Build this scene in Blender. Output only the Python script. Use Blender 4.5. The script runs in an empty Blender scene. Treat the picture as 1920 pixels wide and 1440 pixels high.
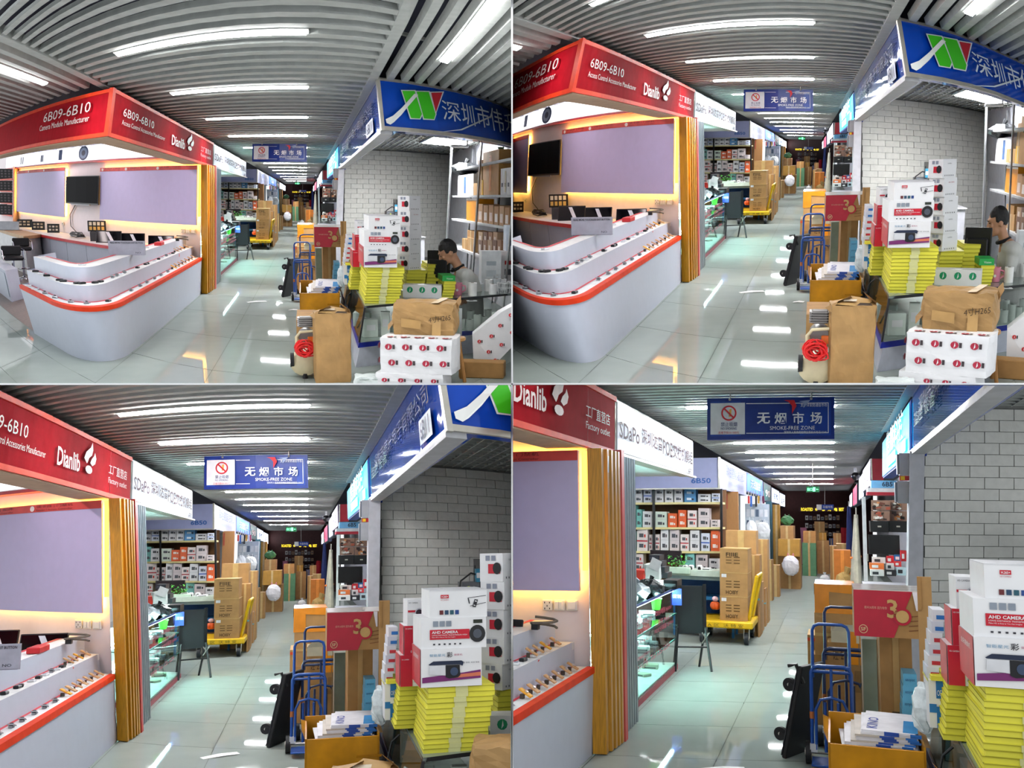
import bpy, bmesh, math, random
from mathutils import Vector, Matrix

# ------------------------------------------------------------------ camera, world, exposure
SC = bpy.context.scene
COL = SC.collection
FPX = 1800.0                      # focal length in pixels of the 1920x1440 frame
EYE = Vector((0.0, 0.0, 12.0))
_cd = bpy.data.cameras.new('camera'); CAM = bpy.data.objects.new('camera', _cd); COL.objects.link(CAM)
_cd.sensor_width = 36.0; _cd.lens = 36.0 * FPX / 1920.0
_cd.clip_start = 0.05; _cd.clip_end = 400
CAM.location = EYE; CAM.rotation_euler = (math.pi / 2, 0, 0)
SC.camera = CAM
WORLD = bpy.data.worlds.new('world'); SC.world = WORLD; WORLD.use_nodes = True
_bg = WORLD.node_tree.nodes['Background']
_bg.inputs[0].default_value = (0.93, 0.97, 1.0, 1); _bg.inputs[1].default_value = 0.9
SC.view_settings.view_transform = 'Standard'; SC.view_settings.look = 'None'
SC.view_settings.gamma = 1.0; SC.view_settings.use_curve_mapping = False
SC.view_settings.exposure = 0.28
try:
    SC.cycles.max_bounces = 4; SC.cycles.adaptive_threshold = 0.05; SC.cycles.diffuse_bounces = 2; SC.cycles.glossy_bounces = 2
    SC.cycles.transparent_max_bounces = 8; SC.cycles.sample_clamp_indirect = 6
    SC.cycles.caustics_reflective = False; SC.cycles.caustics_refractive = False
except Exception:
    pass
LAMP_E = {1:52.0, 2:60.0, 3:90.0, 4:105.0}

# ------------------------------------------------------------------ materials
def lin(c):
    c = c / 255.0
    return c / 12.92 if c <= 0.04045 else ((c + 0.055) / 1.055) ** 2.4
def rgb(h):
    if isinstance(h, str):
        h = (int(h[0:2], 16), int(h[2:4], 16), int(h[4:6], 16))
    return tuple(lin(x) for x in h)
MATS = {}
def mat(col, rough=0.55, metal=0.0, emit=0.0, noise=0.10, scale=9.0, bump=0.0, glass=False, spec=0.4, wood=False, polish=0.0):
    key = (col, rough, metal, emit, noise, scale, bump, glass, spec, wood, polish)
    if key in MATS:
        return MATS[key]
    m = bpy.data.materials.new('surface_' + str(len(MATS))); m.use_nodes = True
    nt = m.node_tree; n = nt.nodes; L = nt.links
    for x in list(n): n.remove(x)
    out = n.new('ShaderNodeOutputMaterial')
    c = rgb(col)
    if glass:
        tr = n.new('ShaderNodeBsdfTransparent'); tr.inputs[0].default_value = (*[0.8 + 0.2 * x for x in c], 1)
        gl = n.new('ShaderNodeBsdfGlossy'); gl.inputs['Roughness'].default_value = 0.03
        fr = n.new('ShaderNodeFresnel'); fr.inputs[0].default_value = 1.4
        mx = n.new('ShaderNodeMixShader')
        L.new(fr.outputs[0], mx.inputs[0]); L.new(tr.outputs[0], mx.inputs[1]); L.new(gl.outputs[0], mx.inputs[2])
        L.new(mx.outputs[0], out.inputs[0]); MATS[key] = m; return m
    p = n.new('ShaderNodeBsdfPrincipled'); L.new(p.outputs[0], out.inputs[0])
    p.inputs['Roughness'].default_value = rough; p.inputs['Metallic'].default_value = metal
    p.inputs['Specular IOR Level'].default_value = spec
    p.inputs['Base Color'].default_value = (*c, 1)
    if emit:
        p.inputs['Emission Color'].default_value = (*c, 1); p.inputs['Emission Strength'].default_value = emit
    elif noise:
        tc = n.new('ShaderNodeTexCoord'); nz = n.new('ShaderNodeTexNoise')
        nz.inputs['Scale'].default_value = scale; nz.inputs['Detail'].default_value = 3
        if wood:
            mp = n.new('ShaderNodeMapping'); mp.inputs['Scale'].default_value = (14, 14, 0.7)
            L.new(tc.outputs['Object'], mp.inputs[0]); L.new(mp.outputs[0], nz.inputs[0])
        else:
            L.new(tc.outputs['Object'], nz.inputs[0])
        rp = n.new('ShaderNodeValToRGB')
        rp.color_ramp.elements[0].position = 0.3; rp.color_ramp.elements[1].position = 0.7
        rp.color_ramp.elements[0].color = (*[x * (1 - noise) for x in c], 1)
        rp.color_ramp.elements[1].color = (*[min(1, x * (1 + noise)) for x in c], 1)
        L.new(nz.outputs[0], rp.inputs[0]); L.new(rp.outputs[0], p.inputs['Base Color'])
        if bump:
            bp = n.new('ShaderNodeBump'); bp.inputs['Strength'].default_value = bump
            bp.inputs['Distance'].default_value = 0.02
            L.new(nz.outputs[0], bp.inputs['Height']); L.new(bp.outputs[0], p.inputs['Normal'])
    if polish:                        # a thin clear polish over the matt body
        p.inputs['Specular IOR Level'].default_value = 0.0; p.inputs['Roughness'].default_value = 0.6
        gl = n.new('ShaderNodeBsdfGlossy'); gl.inputs['Roughness'].default_value = rough
        mx = n.new('ShaderNodeMixShader'); mx.inputs[0].default_value = polish
        L.new(p.outputs[0], mx.inputs[1]); L.new(gl.outputs[0], mx.inputs[2]); L.new(mx.outputs[0], out.inputs[0])
    MATS[key] = m
    return m

# ------------------------------------------------------------------ geometry collector
class G:
    def __init__(s): s.v = []; s.f = []
    def add(s, vs, fs):
        b = len(s.v); s.v += [Vector(p) for p in vs]; s.f += [tuple(b + i for i in f) for f in fs]; return s
    def box(s, x0, y0, z0, x1, y1, z1):
        return s.add([(x0,y0,z0),(x1,y0,z0),(x1,y1,z0),(x0,y1,z0),(x0,y0,z1),(x1,y0,z1),(x1,y1,z1),(x0,y1,z1)],
                     [(0,3,2,1),(4,5,6,7),(0,1,5,4),(1,2,6,5),(2,3,7,6),(3,0,4,7)])
    def cbox(s, x0, y0, z0, x1, y1, z1, c=0.01):
        """box with chamfered edges"""
        X=(x0,x1); Y=(y0,y1); Z=(z0,z1); vs=[]; idx={}
        for i in (0,1):
            for j in (0,1):
                for k in (0,1):
                    sx=c*(1-2*i); sy=c*(1-2*j); sz=c*(1-2*k)
                    idx[i,j,k,0]=len(vs); vs.append((X[i],Y[j]+sy,Z[k]+sz))
                    idx[i,j,k,1]=len(vs); vs.append((X[i]+sx,Y[j],Z[k]+sz))
                    idx[i,j,k,2]=len(vs); vs.append((X[i]+sx,Y[j]+sy,Z[k]))
        fs=[]
        def q(*a): fs.append(a)
        for i in (0,1):
            q(idx[i,0,0,0],idx[i,1,0,0],idx[i,1,1,0],idx[i,0,1,0]); q(idx[0,i,0,1],idx[1,i,0,1],idx[1,i,1,1],idx[0,i,1,1]); q(idx[0,0,i,2],idx[1,0,i,2],idx[1,1,i,2],idx[0,1,i,2])
        for i in (0,1):
            for j in (0,1):
                q(idx[i,j,0,0],idx[i,j,1,0],idx[i,j,1,1],idx[i,j,0,1]); q(idx[i,0,j,0],idx[i,1,j,0],idx[i,1,j,2],idx[i,0,j,2]); q(idx[0,i,j,1],idx[1,i,j,1],idx[1,i,j,2],idx[0,i,j,2])
                for k in (0,1): q(idx[i,j,k,0],idx[i,j,k,1],idx[i,j,k,2])
        return s.add(vs,[f for f in fs if len(set(f))==len(f)])
    def quad(s, a, b, c, d): return s.add([a,b,c,d],[(0,1,2,3)])
    def prism(s, poly, z0, z1):
        n=len(poly)
        return s.add([(x,y,z0) for x,y in poly]+[(x,y,z1) for x,y in poly],
                     [tuple(range(n-1,-1,-1)),tuple(range(n,2*n))]+[(i,(i+1)%n,n+(i+1)%n,n+i) for i in range(n)])
    def cyl(s, p0, p1, r0, r1=None, n=12, cap=True):
        r1 = r0 if r1 is None else r1
        p0=Vector(p0); p1=Vector(p1); d=(p1-p0).normalized()
        a=d.orthogonal().normalized(); b=d.cross(a)
        vs=[]
        for p,r in ((p0,r0),(p1,r1)):
            for i in range(n):
                t=2*math.pi*i/n; vs.append(p+a*(r*math.cos(t))+b*(r*math.sin(t)))
        fs=[(i,(i+1)%n,n+(i+1)%n,n+i) for i in range(n)]
        if cap: fs+=[tuple(range(n-1,-1,-1)),tuple(range(n,2*n))]
        return s.add(vs,fs)
    def tube(s, pts, r, n=8):
        P=[Vector(p) for p in pts]; vs=[]; a=None
        for i,p in enumerate(P):
            d=(P[min(i+1,len(P)-1)]-P[max(i-1,0)]).normalized()
            if a is None: a=d.orthogonal().normalized()
            a=(a-d*a.dot(d)); a=a.normalized() if a.length>1e-6 else d.orthogonal().normalized()
            b=d.cross(a); rr=r[i] if isinstance(r,(list,tuple)) else r
            for k in range(n):
                t=2*math.pi*k/n; vs.append(p+a*(rr*math.cos(t))+b*(rr*math.sin(t)))
        fs=[]
        for i in range(len(P)-1):
            for k in range(n): fs.append((i*n+k,i*n+(k+1)%n,(i+1)*n+(k+1)%n,(i+1)*n+k))
        fs+=[tuple(range(n-1,-1,-1)),tuple(range((len(P)-1)*n,len(P)*n))]
        return s.add(vs,fs)
    def lathe(s, prof, c=(0,0,0), n=16, cap=True):
        vs=[]; c=Vector(c)
        for r,z in prof:
            for k in range(n):
                t=2*math.pi*k/n; vs.append(c+Vector((r*math.cos(t),r*math.sin(t),z)))
        fs=[]
        for i in range(len(prof)-1):
            for k in range(n): fs.append((i*n+k,i*n+(k+1)%n,(i+1)*n+(k+1)%n,(i+1)*n+k))
        if cap: fs+=[tuple(range(n-1,-1,-1)),tuple(range((len(prof)-1)*n,len(prof)*n))]
        return s.add(vs,fs)
    def ball(s, c, r, nu=12, nv=8):
        r=r if isinstance(r,(tuple,list)) else (r,r,r); c=Vector(c); vs=[]
        for j in range(1,nv):
            p=math.pi*j/nv
            for i in range(nu):
                t=2*math.pi*i/nu
                vs.append(c+Vector((r[0]*math.sin(p)*math.cos(t),r[1]*math.sin(p)*math.sin(t),r[2]*math.cos(p))))
        vs+=[c+Vector((0,0,r[2])),c-Vector((0,0,r[2]))]; N=len(vs)
        fs=[]
        for j in range(nv-2):
            for i in range(nu): fs.append((j*nu+i,(j+1)*nu+i,(j+1)*nu+(i+1)%nu,j*nu+(i+1)%nu))
        for i in range(nu):
            fs.append((N-2,i,(i+1)%nu)); fs.append((N-1,(nv-2)*nu+(i+1)%nu,(nv-2)*nu+i))
        return s.add(vs,fs)
    def disc(s, c, r, n=20, axis='y'):
        c=Vector(c)
        if axis=='y': vs=[c+Vector((r*math.cos(t*2*math.pi/n),0,r*math.sin(t*2*math.pi/n))) for t in range(n)]
        elif axis=='x': vs=[c+Vector((0,-r*math.cos(t*2*math.pi/n),r*math.sin(t*2*math.pi/n))) for t in range(n)]
        else: vs=[c+Vector((r*math.cos(t*2*math.pi/n),r*math.sin(t*2*math.pi/n),0)) for t in range(n)]
        return s.add(vs,[tuple(range(n))])
    def ring(s, c, r0, r1, n=24):
        c=Vector(c); vs=[]
        for r in (r0,r1):
            for t in range(n): a=t*2*math.pi/n; vs.append(c+Vector((r*math.cos(a),0,r*math.sin(a))))
        return s.add(vs,[(i,(i+1)%n,n+(i+1)%n,n+i) for i in range(n)])
    def poly(s, pts): return s.add(pts,[tuple(range(len(pts)))])
    def rot(s, ang, axis='z', c=(0,0,0)):
        M=Matrix.Rotation(ang,3,axis.upper()); c=Vector(c)
        s.v=[M@(p-c)+c for p in s.v]; return s
    def move(s, d):
        d=Vector(d); s.v=[p+d for p in s.v]; return s
    def jitter(s, a, rnd):
        s.v=[p+Vector((rnd.uniform(-a,a),rnd.uniform(-a,a),rnd.uniform(-a,a))) for p in s.v]; return s
    def join(s, g): return s.add(g.v,g.f)

_SHOP = bpy.data.scenes.new('workshop')          # an empty side scene in which text and welded skins are turned into meshes
def evaluated(o):
    _SHOP.collection.objects.link(o); vl=_SHOP.view_layers[0]; vl.update()
    return bpy.data.meshes.new_from_object(o.evaluated_get(vl.depsgraph))
_GL = {}
def glyphs(txt, bold=False):
    """filled outline of a line of text, fitted to the unit square"""
    key=(txt,bold)
    if key in _GL: return _GL[key]
    cu=bpy.data.curves.new('lettering','FONT'); cu.body=txt; cu.size=1.0; cu.resolution_u=2
    if bold: cu.offset=0.017
    o=bpy.data.objects.new('lettering',cu); me=evaluated(o)
    vs=[(v.co.x,v.co.y) for v in me.vertices]; fs=[tuple(p.vertices) for p in me.polygons]
    bpy.data.objects.remove(o); bpy.data.curves.remove(cu); bpy.data.meshes.remove(me)
    if not vs: vs=[(0,0),(1,0),(1,1)]; fs=[(0,1,2)]
    x0=min(v[0] for v in vs); x1=max(v[0] for v in vs); y0=min(v[1] for v in vs); y1=max(v[1] for v in vs)
    w=max(x1-x0,1e-4); h=max(y1-y0,1e-4)
    _GL[key]=([((x-x0)/w,(y-y0)/h) for x,y in vs],fs); return _GL[key]
def text_on(p0,U,W,txt,bold=False):
    vs,fs=glyphs(txt,bold); p0=Vector(p0);U=Vector(U);W=Vector(W); g=G()
    return g.add([p0+U*x+W*y for x,y in vs],fs)

# ------------------------------------------------------------------ the four rooms
# The photograph is a sheet of four pictures of one market hall, taken from one spot through four lenses.
# Hall coordinates: x across the aisle, y down the aisle, z up; origin at the eye, floor at z = -H.
H = 1.8
LENS = {1:(644.544,-0.182895,0.145071,0.0108945,0.0130807,0.95), 2:(831.432,-0.365369,0.100581,-0.0847478,0.00385129,0.70),
        3:(1235.768,-0.396305,0.0781739,-0.0334642,-0.00586766,0.62), 4:(1483.0,0.112179,0.0807411,-0.0720262,0.0,0.9)}
CEN = {1:(480,360),2:(1440,360),3:(480,1080),4:(1440,1080)}
VIEW = {1:'top-left picture',2:'top-right picture',3:'bottom-left picture',4:'bottom-right picture'}
def rotm(y,p,r):
    cy,sy,cp,sp,cr,sr=math.cos(y),math.sin(y),math.cos(p),math.sin(p),math.cos(r),math.sin(r)
    return Matrix(((cr,0,sr),(0,1,0),(-sr,0,cr)))@Matrix(((1,0,0),(0,cp,sp),(0,-sp,cp)))@Matrix(((cy,sy,0),(-sy,cy,0),(0,0,1)))
LROT = {k:rotm(*LENS[k][2:5]) for k in LENS}
def _dist(k,th):
    f,kk,_,_,_,t0=LENS[k]
    if th<=t0: return f*(th+kk*th**3)
    return f*(t0+kk*t0**3+(1+3*kk*t0*t0)*(th-t0))
def hall_px(k,P):
    d=LROT[k]@Vector(P); rr=math.hypot(d.x,d.z)+1e-12; th=math.atan2(rr,d.y); rd=_dist(k,th)
    return CEN[k][0]+d.x/rr*rd, CEN[k][1]-d.z/rr*rd
def ray(k,u,v):
    qx,qz=u-CEN[k][0],-(v-CEN[k][1]); r=math.hypot(qx,qz)+1e-9; lo,hi=0.0,1.45
    for _ in range(40):
        md=(lo+hi)/2
        if _dist(k,md)<r: lo=md
        else: hi=md
    th=lo; d=LROT[k].transposed()@Vector((qx/r*math.sin(th),math.cos(th),qz/r*math.sin(th)))
    return d/d.y
def at(k,u,v,Y): return ray(k,u,v)*Y
def fl(k,u,v):
    d=ray(k,u,v); return d*(-H/d.z)
def az(k,u,v,Z):
    d=ray(k,u,v); return d*(Z/d.z)

ALL = []            # (object, world matrix, room)
def frame_ray(u,v): return Vector(((u-960)/FPX,1.0,-(v-720)/FPX))
class Room:
    def __init__(s,k):
        s.k=k; s.vn=VIEW[k]; s.things=[]
        u,v=hall_px(k,(0,1,0)); ey=frame_ray(u,v).normalized()
        ez=(Vector((0,0,1))-ey*ey.z).normalized(); ex1=ey.cross(ez)
        ex2=(Vector((1,0,0))-ey*ey.x).normalized(); ex=(ex1+ex2).normalized(); ez=ex.cross(ey)
        s.R=Matrix((ex,ey,ez)).transposed(); s.RT=s.R.transposed()
        s.M=Matrix.Translation(EYE)@s.R.to_4x4(); s.cache={}
    def lray(s,P):
        u,v=hall_px(s.k,P); d=s.RT@frame_ray(u,v); return d.x/d.y, d.z/d.y
    def yf(s,X,Y):
        key=(round(X,3),round(Y,3))
        if key not in s.cache:
            a,b=s.lray((X,Y,-H)); s.cache[key]=-H/b if b<-1e-4 else 400.0
        return s.cache[key]
    def m(s,P):
        y=s.yf(P[0],P[1]); a,b=s.lray(P); return Vector((a*y,y,b*y))
    def label(s,t): return t+', '+s.vn
ROOM = None

def mesh_obj(name,vs,fs,material,smooth=False):
    me=bpy.data.meshes.new(name); me.from_pydata([tuple(v) for v in vs],[],fs); me.update()
    if smooth:
        for p in me.polygons: p.use_smooth=True
        try: me.set_sharp_from_angle(angle=math.radians(38))
        except Exception: pass
    if material: me.materials.append(material)
    o=bpy.data.objects.new(name,me); COL.objects.link(o); return o

class T:
    """one thing standing in the current room: an Empty at its base that parents its parts (solo=True: one mesh)"""
    def __init__(s,name,label,cat,a,rot=0.0,nat=False,group=None,on=None,h=0.2,mapped=False,kind=None,solo=False,zl=None):
        R=s.room=ROOM; s.a=Vector(a); s.rotm=Matrix.Rotation(rot,3,'Z'); s.mapped=mapped; s.solo=solo
        s.o=R.m(s.a); X,Y,Z=s.a
        if on is not None: s.o.z=on.top()
        if zl is not None: s.o.z=zl
        zc=Z+h/2; e=0.05
        s.kx=(R.m((X+e,Y,zc)).x-R.m((X-e,Y,zc)).x)/(2*e); s.kz=(R.m((X,Y,zc+e)).z-R.m((X,Y,zc-e)).z)/(2*e)
        s.ky=(R.yf(X,Y+0.1)-R.yf(X,Y-0.1))/0.2
        if nat: s.ky=0.5*(s.kx+s.kz)*(nat if nat is not True else 1.0)
        s.h=h; s.root=None; s.name=name; s.parts=[]
        s.props={'label':R.label(label)}
        if cat: s.props['category']=cat
        if group: s.props['group']=group+', '+R.vn
        if kind: s.props['kind']=kind
        s.M=R.M@Matrix.Translation(s.o)
        if not solo:
            s.root=bpy.data.objects.new(name,None); s.root.empty_display_size=0.1; COL.objects.link(s.root); s._fin(s.root)
        R.things.append(s)
    def _fin(s,o):
        o.matrix_world=s.M
        for k,v in s.props.items(): o[k]=v
    def top(s): return s.o.z+s.h*s.kz
    def tr(s,p):
        if s.mapped: return s.room.m(p)-s.o
        p=s.rotm@Vector(p); return Vector((p.x*s.kx,p.y*s.ky,p.z*s.kz))
    def part(s,name,g,material,parent=None,label=None,smooth=False,kind=None):
        vs=[s.tr(v) for v in g.v]
        if s.root is not None and not s.seen(vs): return None
        o=mesh_obj(name,vs,g.f,material,smooth)
        if s.solo and s.root is None:
            o.name=s.name; o.data.name=s.name; s.root=o; s._fin(o)
        else:
            o.parent=parent or s.root
            if label: o['label']=label
            if kind: o['kind']=kind
        ALL.append((o,s.M,s.room,s)); return o
    def seen(s,vs,mg=70):
        k=s.room.k; ox=0 if k in (1,3) else 960; oy=0 if k in (1,2) else 720; M=s.M; us=[]; ws=[]
        for v in vs:
            w=M@v-EYE; y=max(w.y,.3); us.append(960+FPX*w.x/y); ws.append(720-FPX*w.z/y)
        return not (max(us)<ox-mg or min(us)>ox+960+mg or max(ws)<oy-mg or min(ws)>oy+720+mg)
    # faces of a box-shaped thing, in fractions of the face
    def fq(s,name,x0,z0,x1,z1,material,parent=None,d=0.004):
        w=s.bx1-s.bx0; g=G().quad(*[(s.bx0+w*x,-d,s.h*z) for x,z in ((x0,z0),(x1,z0),(x1,z1),(x0,z1))])
        return s.part(name,g,material,parent or s.body)
    def fpoly(s,name,pts,material,d=0.004):
        w=s.bx1-s.bx0; return s.part(name,G().poly([(s.bx0+w*x,-d,s.h*z) for x,z in pts]),material,s.body)
    def ft(s,txt,x0,z0,x1,z1,material,bold=False,name='lettering',d=0.006):
        w=s.bx1-s.bx0; return s.part(name,text_on((s.bx0+w*x0,-d,s.h*z0),(w*(x1-x0),0,0),(0,0,s.h*(z1-z0)),txt,bold),material,s.body)
    def lq(s,name,y0,z0,y1,z1,material,d=0.004):      # left face, y from 0 (front) to 1 (back)
        g=G().quad(*[(s.bx0-d,s.D*y,s.h*z) for y,z in ((y1,z0),(y0,z0),(y0,z1),(y1,z1))])
        return s.part(name,g,material,s.body)
    def lt(s,txt,y0,z0,y1,z1,material,bold=False,d=0.006):
        return s.part('lettering',text_on((s.bx0-d,s.D*y1,s.h*z0),(0,s.D*(y0-y1),0),(0,0,s.h*(z1-z0)),txt,bold),material,s.body)

def boxt(name,label,cat,x0,x1,y,D,z0,z1,material,rot=0.0,on=None,nat=False,group=None,bevel=0.0,part='body',zl=None):
    """a box-shaped thing: front face x0..x1 at depth y, D deep, z0..z1 high"""
    t=T(name,label,cat,((x0+x1)/2,y,z0),rot,nat,group,on,z1-z0,zl=zl)
    w=(x1-x0)/2; t.bx0=-w; t.bx1=w; t.D=D
    g=G()
    if bevel: g.cbox(-w,0,0,w,D,z1-z0,bevel)
    else: g.box(-w,0,0,w,D,z1-z0)
    t.body=t.part(part,g,material); return t
def boxpx(name,label,cat,px,Y,D,material,ground=False,**kw):
    """the same, its front face read off one of the four pictures (k,u0,v0,u1,v1)"""
    k,u0,v0,u1,v1=px; vm=(v0+v1)/2; um=(u0+u1)/2
    x0=at(k,u0,vm,Y).x; x1=at(k,u1,vm,Y).x; z1=at(k,um,v0,Y).z; z0=at(k,um,v1,Y).z
    if ground: z0=-H
    return boxt(name,label,cat,x0,x1,Y,D,z0,z1,material,**kw)

def struct(name,label,g,material,smooth=False):
    """a piece of the setting; vertices in hall coordinates"""
    t=T(name,label,None,(sum(v.x for v in g.v)/len(g.v),max(1.2,min(v.y for v in g.v)),min(v.z for v in g.v)),mapped=True,kind='structure',solo=True)
    t.part(name,g,material,smooth=smooth); return t
def grid(p00,p10,p01,nu,nv):
    """a flat rectangle cut into nu x nv faces"""
    p00=Vector(p00); U=Vector(p10)-p00; W=Vector(p01)-p00; g=G()
    vs=[p00+U*(i/nu)+W*(j/nv) for j in range(nv+1) for i in range(nu+1)]
    return g.add(vs,[(j*(nu+1)+i,j*(nu+1)+i+1,(j+1)*(nu+1)+i+1,(j+1)*(nu+1)+i) for j in range(nv) for i in range(nu)])
def bar(x0,x1,y0,y1,z0,z1,n=1,axis='x'):
    """a straight bar cut into n lengths so that it may follow a bowed ceiling"""
    g=G(); ring=lambda t: ([(x0+(x1-x0)*t,y,z) for y,z in ((y0,z0),(y1,z0),(y1,z1),(y0,z1))] if axis=='x' else [(x,y0+(y1-y0)*t,z) for x,z in ((x0,z0),(x1,z0),(x1,z1),(x0,z1))])
    vs=[]
    for i in range(n+1): vs+=ring(i/n)
    fs=[(3,2,1,0),tuple(range(4*n,4*n+4))]
    for i in range(n):
        for j in range(4): fs.append((4*i+j,4*i+(j+1)%4,4*i+4+(j+1)%4,4*i+4+j))
    return g.add(vs,fs)
ORD=['first','second','third','fourth','fifth','sixth','seventh','eighth','ninth','tenth','eleventh','twelfth','thirteenth','fourteenth','fifteenth','sixteenth','seventeenth','eighteenth','nineteenth','twentieth']
# ------------------------------------------------------------------ colours
WHITE='E8E9EA'; M_SLAT=mat('9EA29E',0.5); M_DARK=mat('10142A',0.8); M_LAMP={q:mat('FFFFFF',emit=LAMP_E[q],noise=0) for q in LAMP_E}; M_LAMP2={q:mat('FDFEFF',emit=LAMP_E[q]*(2.3 if q<3 else 1.35),noise=0) for q in LAMP_E}
M_TILE=mat('9BA49F',0.025,noise=0.03,scale=3,polish=.22); M_GROUT=mat('5E655F',0.8)
M_RED=mat('A0101E',0.7,spec=.03); M_ORANGE=mat('DE3C18',0.5,spec=.15); M_TAN=mat('B9A183',0.6); M_LET=mat('E9DCD8',0.5)
M_PANEL=mat('BEB4DA',0.5,noise=0.02); M_CTR=mat('C4CADA',0.35,noise=0.02); M_WALLP=mat('F2E6E8',0.6,noise=0.02)
M_BLUE=mat('0C46B4',0.06,noise=0.12,scale=3,spec=.25); M_ALU=mat('B8B4AA',0.3,metal=0.5); M_BRICK=mat('DADAD4',0.75,noise=0.05,scale=14,bump=0.25)
M_WHITE=mat(WHITE,0.5); M_BLACK=mat('111114',0.35); M_CARD=mat('B58B57',0.75,noise=0.1); M_CARD2=mat('A67C49',0.75,noise=0.12)
M_GOLD=mat('C48A1E',0.35,noise=0.25,wood=True); M_GREY=mat('B4B6BE',0.5); M_GLASS=mat('D8F2EC',glass=True)

def build_setting(k):
    nz=4
    # ---- floor: tiles with recessed joints, beyond them one far slab
    cols=[-7.465+0.945*i for i in range(13)]; rows=[0.35]+[0.99+0.945*j for j in range(17)]
    fb=grid((-9,0.3,-H-0.02),(5,0.3,-H-0.02),(-9,34,-H-0.02),14,40)
    floor=T('floor','glossy pale tiled floor of the market aisle',None,(0,3,-H),mapped=True,kind='structure',solo=True)
    floor.part('floor',fb,M_GROUT)
    for i in range(len(cols)-1):
        for j in range(len(rows)-1):
            x0,x1,y0,y1=cols[i],cols[i+1],rows[j],rows[j+1]
            if x1<-1.9 and y0>2.4: continue
            if x0>0.5 and y0>3.6: continue
            e=0.0028; g=grid((x0+e,y0+e,-H),(x1-e,y0+e,-H),(x0+e,y1-e,-H),2,2)
            g.add([(x0+e,y0+e,-H-.018),(x1-e,y0+e,-H-.018),(x1-e,y0+e,-H),(x0+e,y0+e,-H)],[(0,1,2,3)])
            floor.part('tile',g,M_TILE)
    far=grid((-2.6,rows[-1],-H),(1.5,rows[-1],-H),(-2.6,33,-H),2,8); floor.part('far_tiles',far,M_TILE)
    floor.part('stall_floor',grid((0.52,3.75,-H),(5,3.75,-H),(0.52,8.5,-H),3,4),M_TILE)
    # wooden boards inside the red shop
    wood=mat('6F625C',0.45,noise=0.3,scale=30)
    for i in range(9):
        x=-9+i*0.85; floor.part('floorboard',grid((x+.004,2.3,-H+.004),(x+.846,2.3,-H+.004),(x+.004,5.75,-H+.004),2,6),wood) if x+.85<-1.8 else None
    # ---- ceiling: dark void, slats, rails
    ce=T('ceiling','slatted grey metal ceiling over the market aisle',None,(0,3,1.1),mapped=True,kind='structure',solo=True)
    ce.part('ceiling',grid((-8,0.45,1.42),(6,0.45,1.42),(-8,34,1.42),14,40),M_DARK)
    zc=1.10; pit=0.158; y=0.456; i=0
    farg=G()
    while y<31:
        if y<9.2: ce.part('ceiling_slat',bar(-1.93,0.63,y,y+0.068,zc,zc+0.062,10),M_SLAT)
        else: farg.join(bar(-1.93,0.66,y,y+0.072,zc,zc+0.062,2))
        y+=pit
    ce.part('far_slats',farg,M_SLAT,kind='stuff')
    for x in (-2.0,0.66): ce.part('ceiling_rail',bar(x-.045,x+.045,0.5,10,zc-.005,zc+.09,16,axis='y'),M_SLAT)
    for j in range(16):
        x=-2.16-j*0.158; ce.part('ceiling_slat',bar(x-.07,x,0.42,2.62,zc,zc+.07,6,axis='y'),M_SLAT)
    for j in range(17):
        x=0.80+j*0.158; ce.part('ceiling_slat',bar(x,x+.07,0.7,2.9,zc,zc+.07,6,axis='y'),M_SLAT)
    ce.part('ceiling_crossbar',bar(.7,3,2.1,2.13,zc+.13,zc+.16,3),M_SLAT)
    # ---- strip lamps
    yy=[1.97,3.23,4.58,6.05,7.6,9.3,11.3,12.9,14.5,16.6,19.0,21.5,24.5]
    for n,y in enumerate(yy):
        t=T('strip_lamp','long white strip lamp across the slatted ceiling, %s from the camera'%ORD[n],'lamp',(-.69,y,zc-.02),mapped=True,group='strip lamps across the aisle ceiling')
        t.part('housing',bar(-1.43,0.05,y-.015,y+.085,zc-.005,zc+.05,8),M_SLAT); t.part('tube',bar(-1.41,0.03,y+.01,y+.06,zc-.02,zc-.004,8),(M_LAMP if n<3 else M_LAMP2)[k])
    for x,y0,y1,lb in ((-2.47,1.05,2.12,'white strip lamp on the ceiling over the red corner sign'),(1.19,0.9,2.22,'white strip lamp on the ceiling before the blue sign')):
        t=T('strip_lamp',lb,'lamp',(x,y1,zc-.02),mapped=True)
        t.part('housing',bar(x-.05,x+.05,y0,y1,zc-.005,zc+.05,4,axis='y'),M_SLAT); t.part('tube',bar(x-.04,x+.04,y0,y1-.02,zc-.02,zc-.004,4,axis='y'),M_LAMP[k])
    # ---- end of the aisle and outer walls
    struct('wall_far','dark shop front closing the end of the aisle',grid((-2.6,31,-H),(1.6,31,-H),(-2.6,31,1.4),3,3),mat('4A2A28',0.7))
    struct('wall_left','white back wall of the red display shop',grid((-9.3,5.78,-H),(-1.83,5.78,-H),(-9.3,5.78,1.05),16,4),M_WALLP)
    struct('wall_side','plain side wall behind the left stalls',grid((-3.6,6.6,-H),(-3.6,31,-H),(-3.6,6.6,1.1),6,2),M_WHITE)
    struct('wall_right','plain wall behind the right stalls',grid((1.75,8,-H),(1.75,31,-H),(1.75,8,1.1),6,2),M_GREY)
    struct('wall_store','plain grey wall behind the storage rack',grid((3.55,2.4,-H),(3.55,7.3,-H),(3.55,2.4,1.06),4,2),M_GREY)
    # ---- white brick wall, built brick by brick
    w=T('wall_brick','white painted brick wall behind the stall',None,(2,7.18,-H),mapped=True,kind='structure',solo=True)
    w.part('wall_brick',grid((0.80,7.18,-H),(4.6,7.18,-H),(0.80,7.18,1.05),10,6),mat('8F908C',0.8))
    r=0; z=-1.3775; rnd=random.Random(5)
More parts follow.
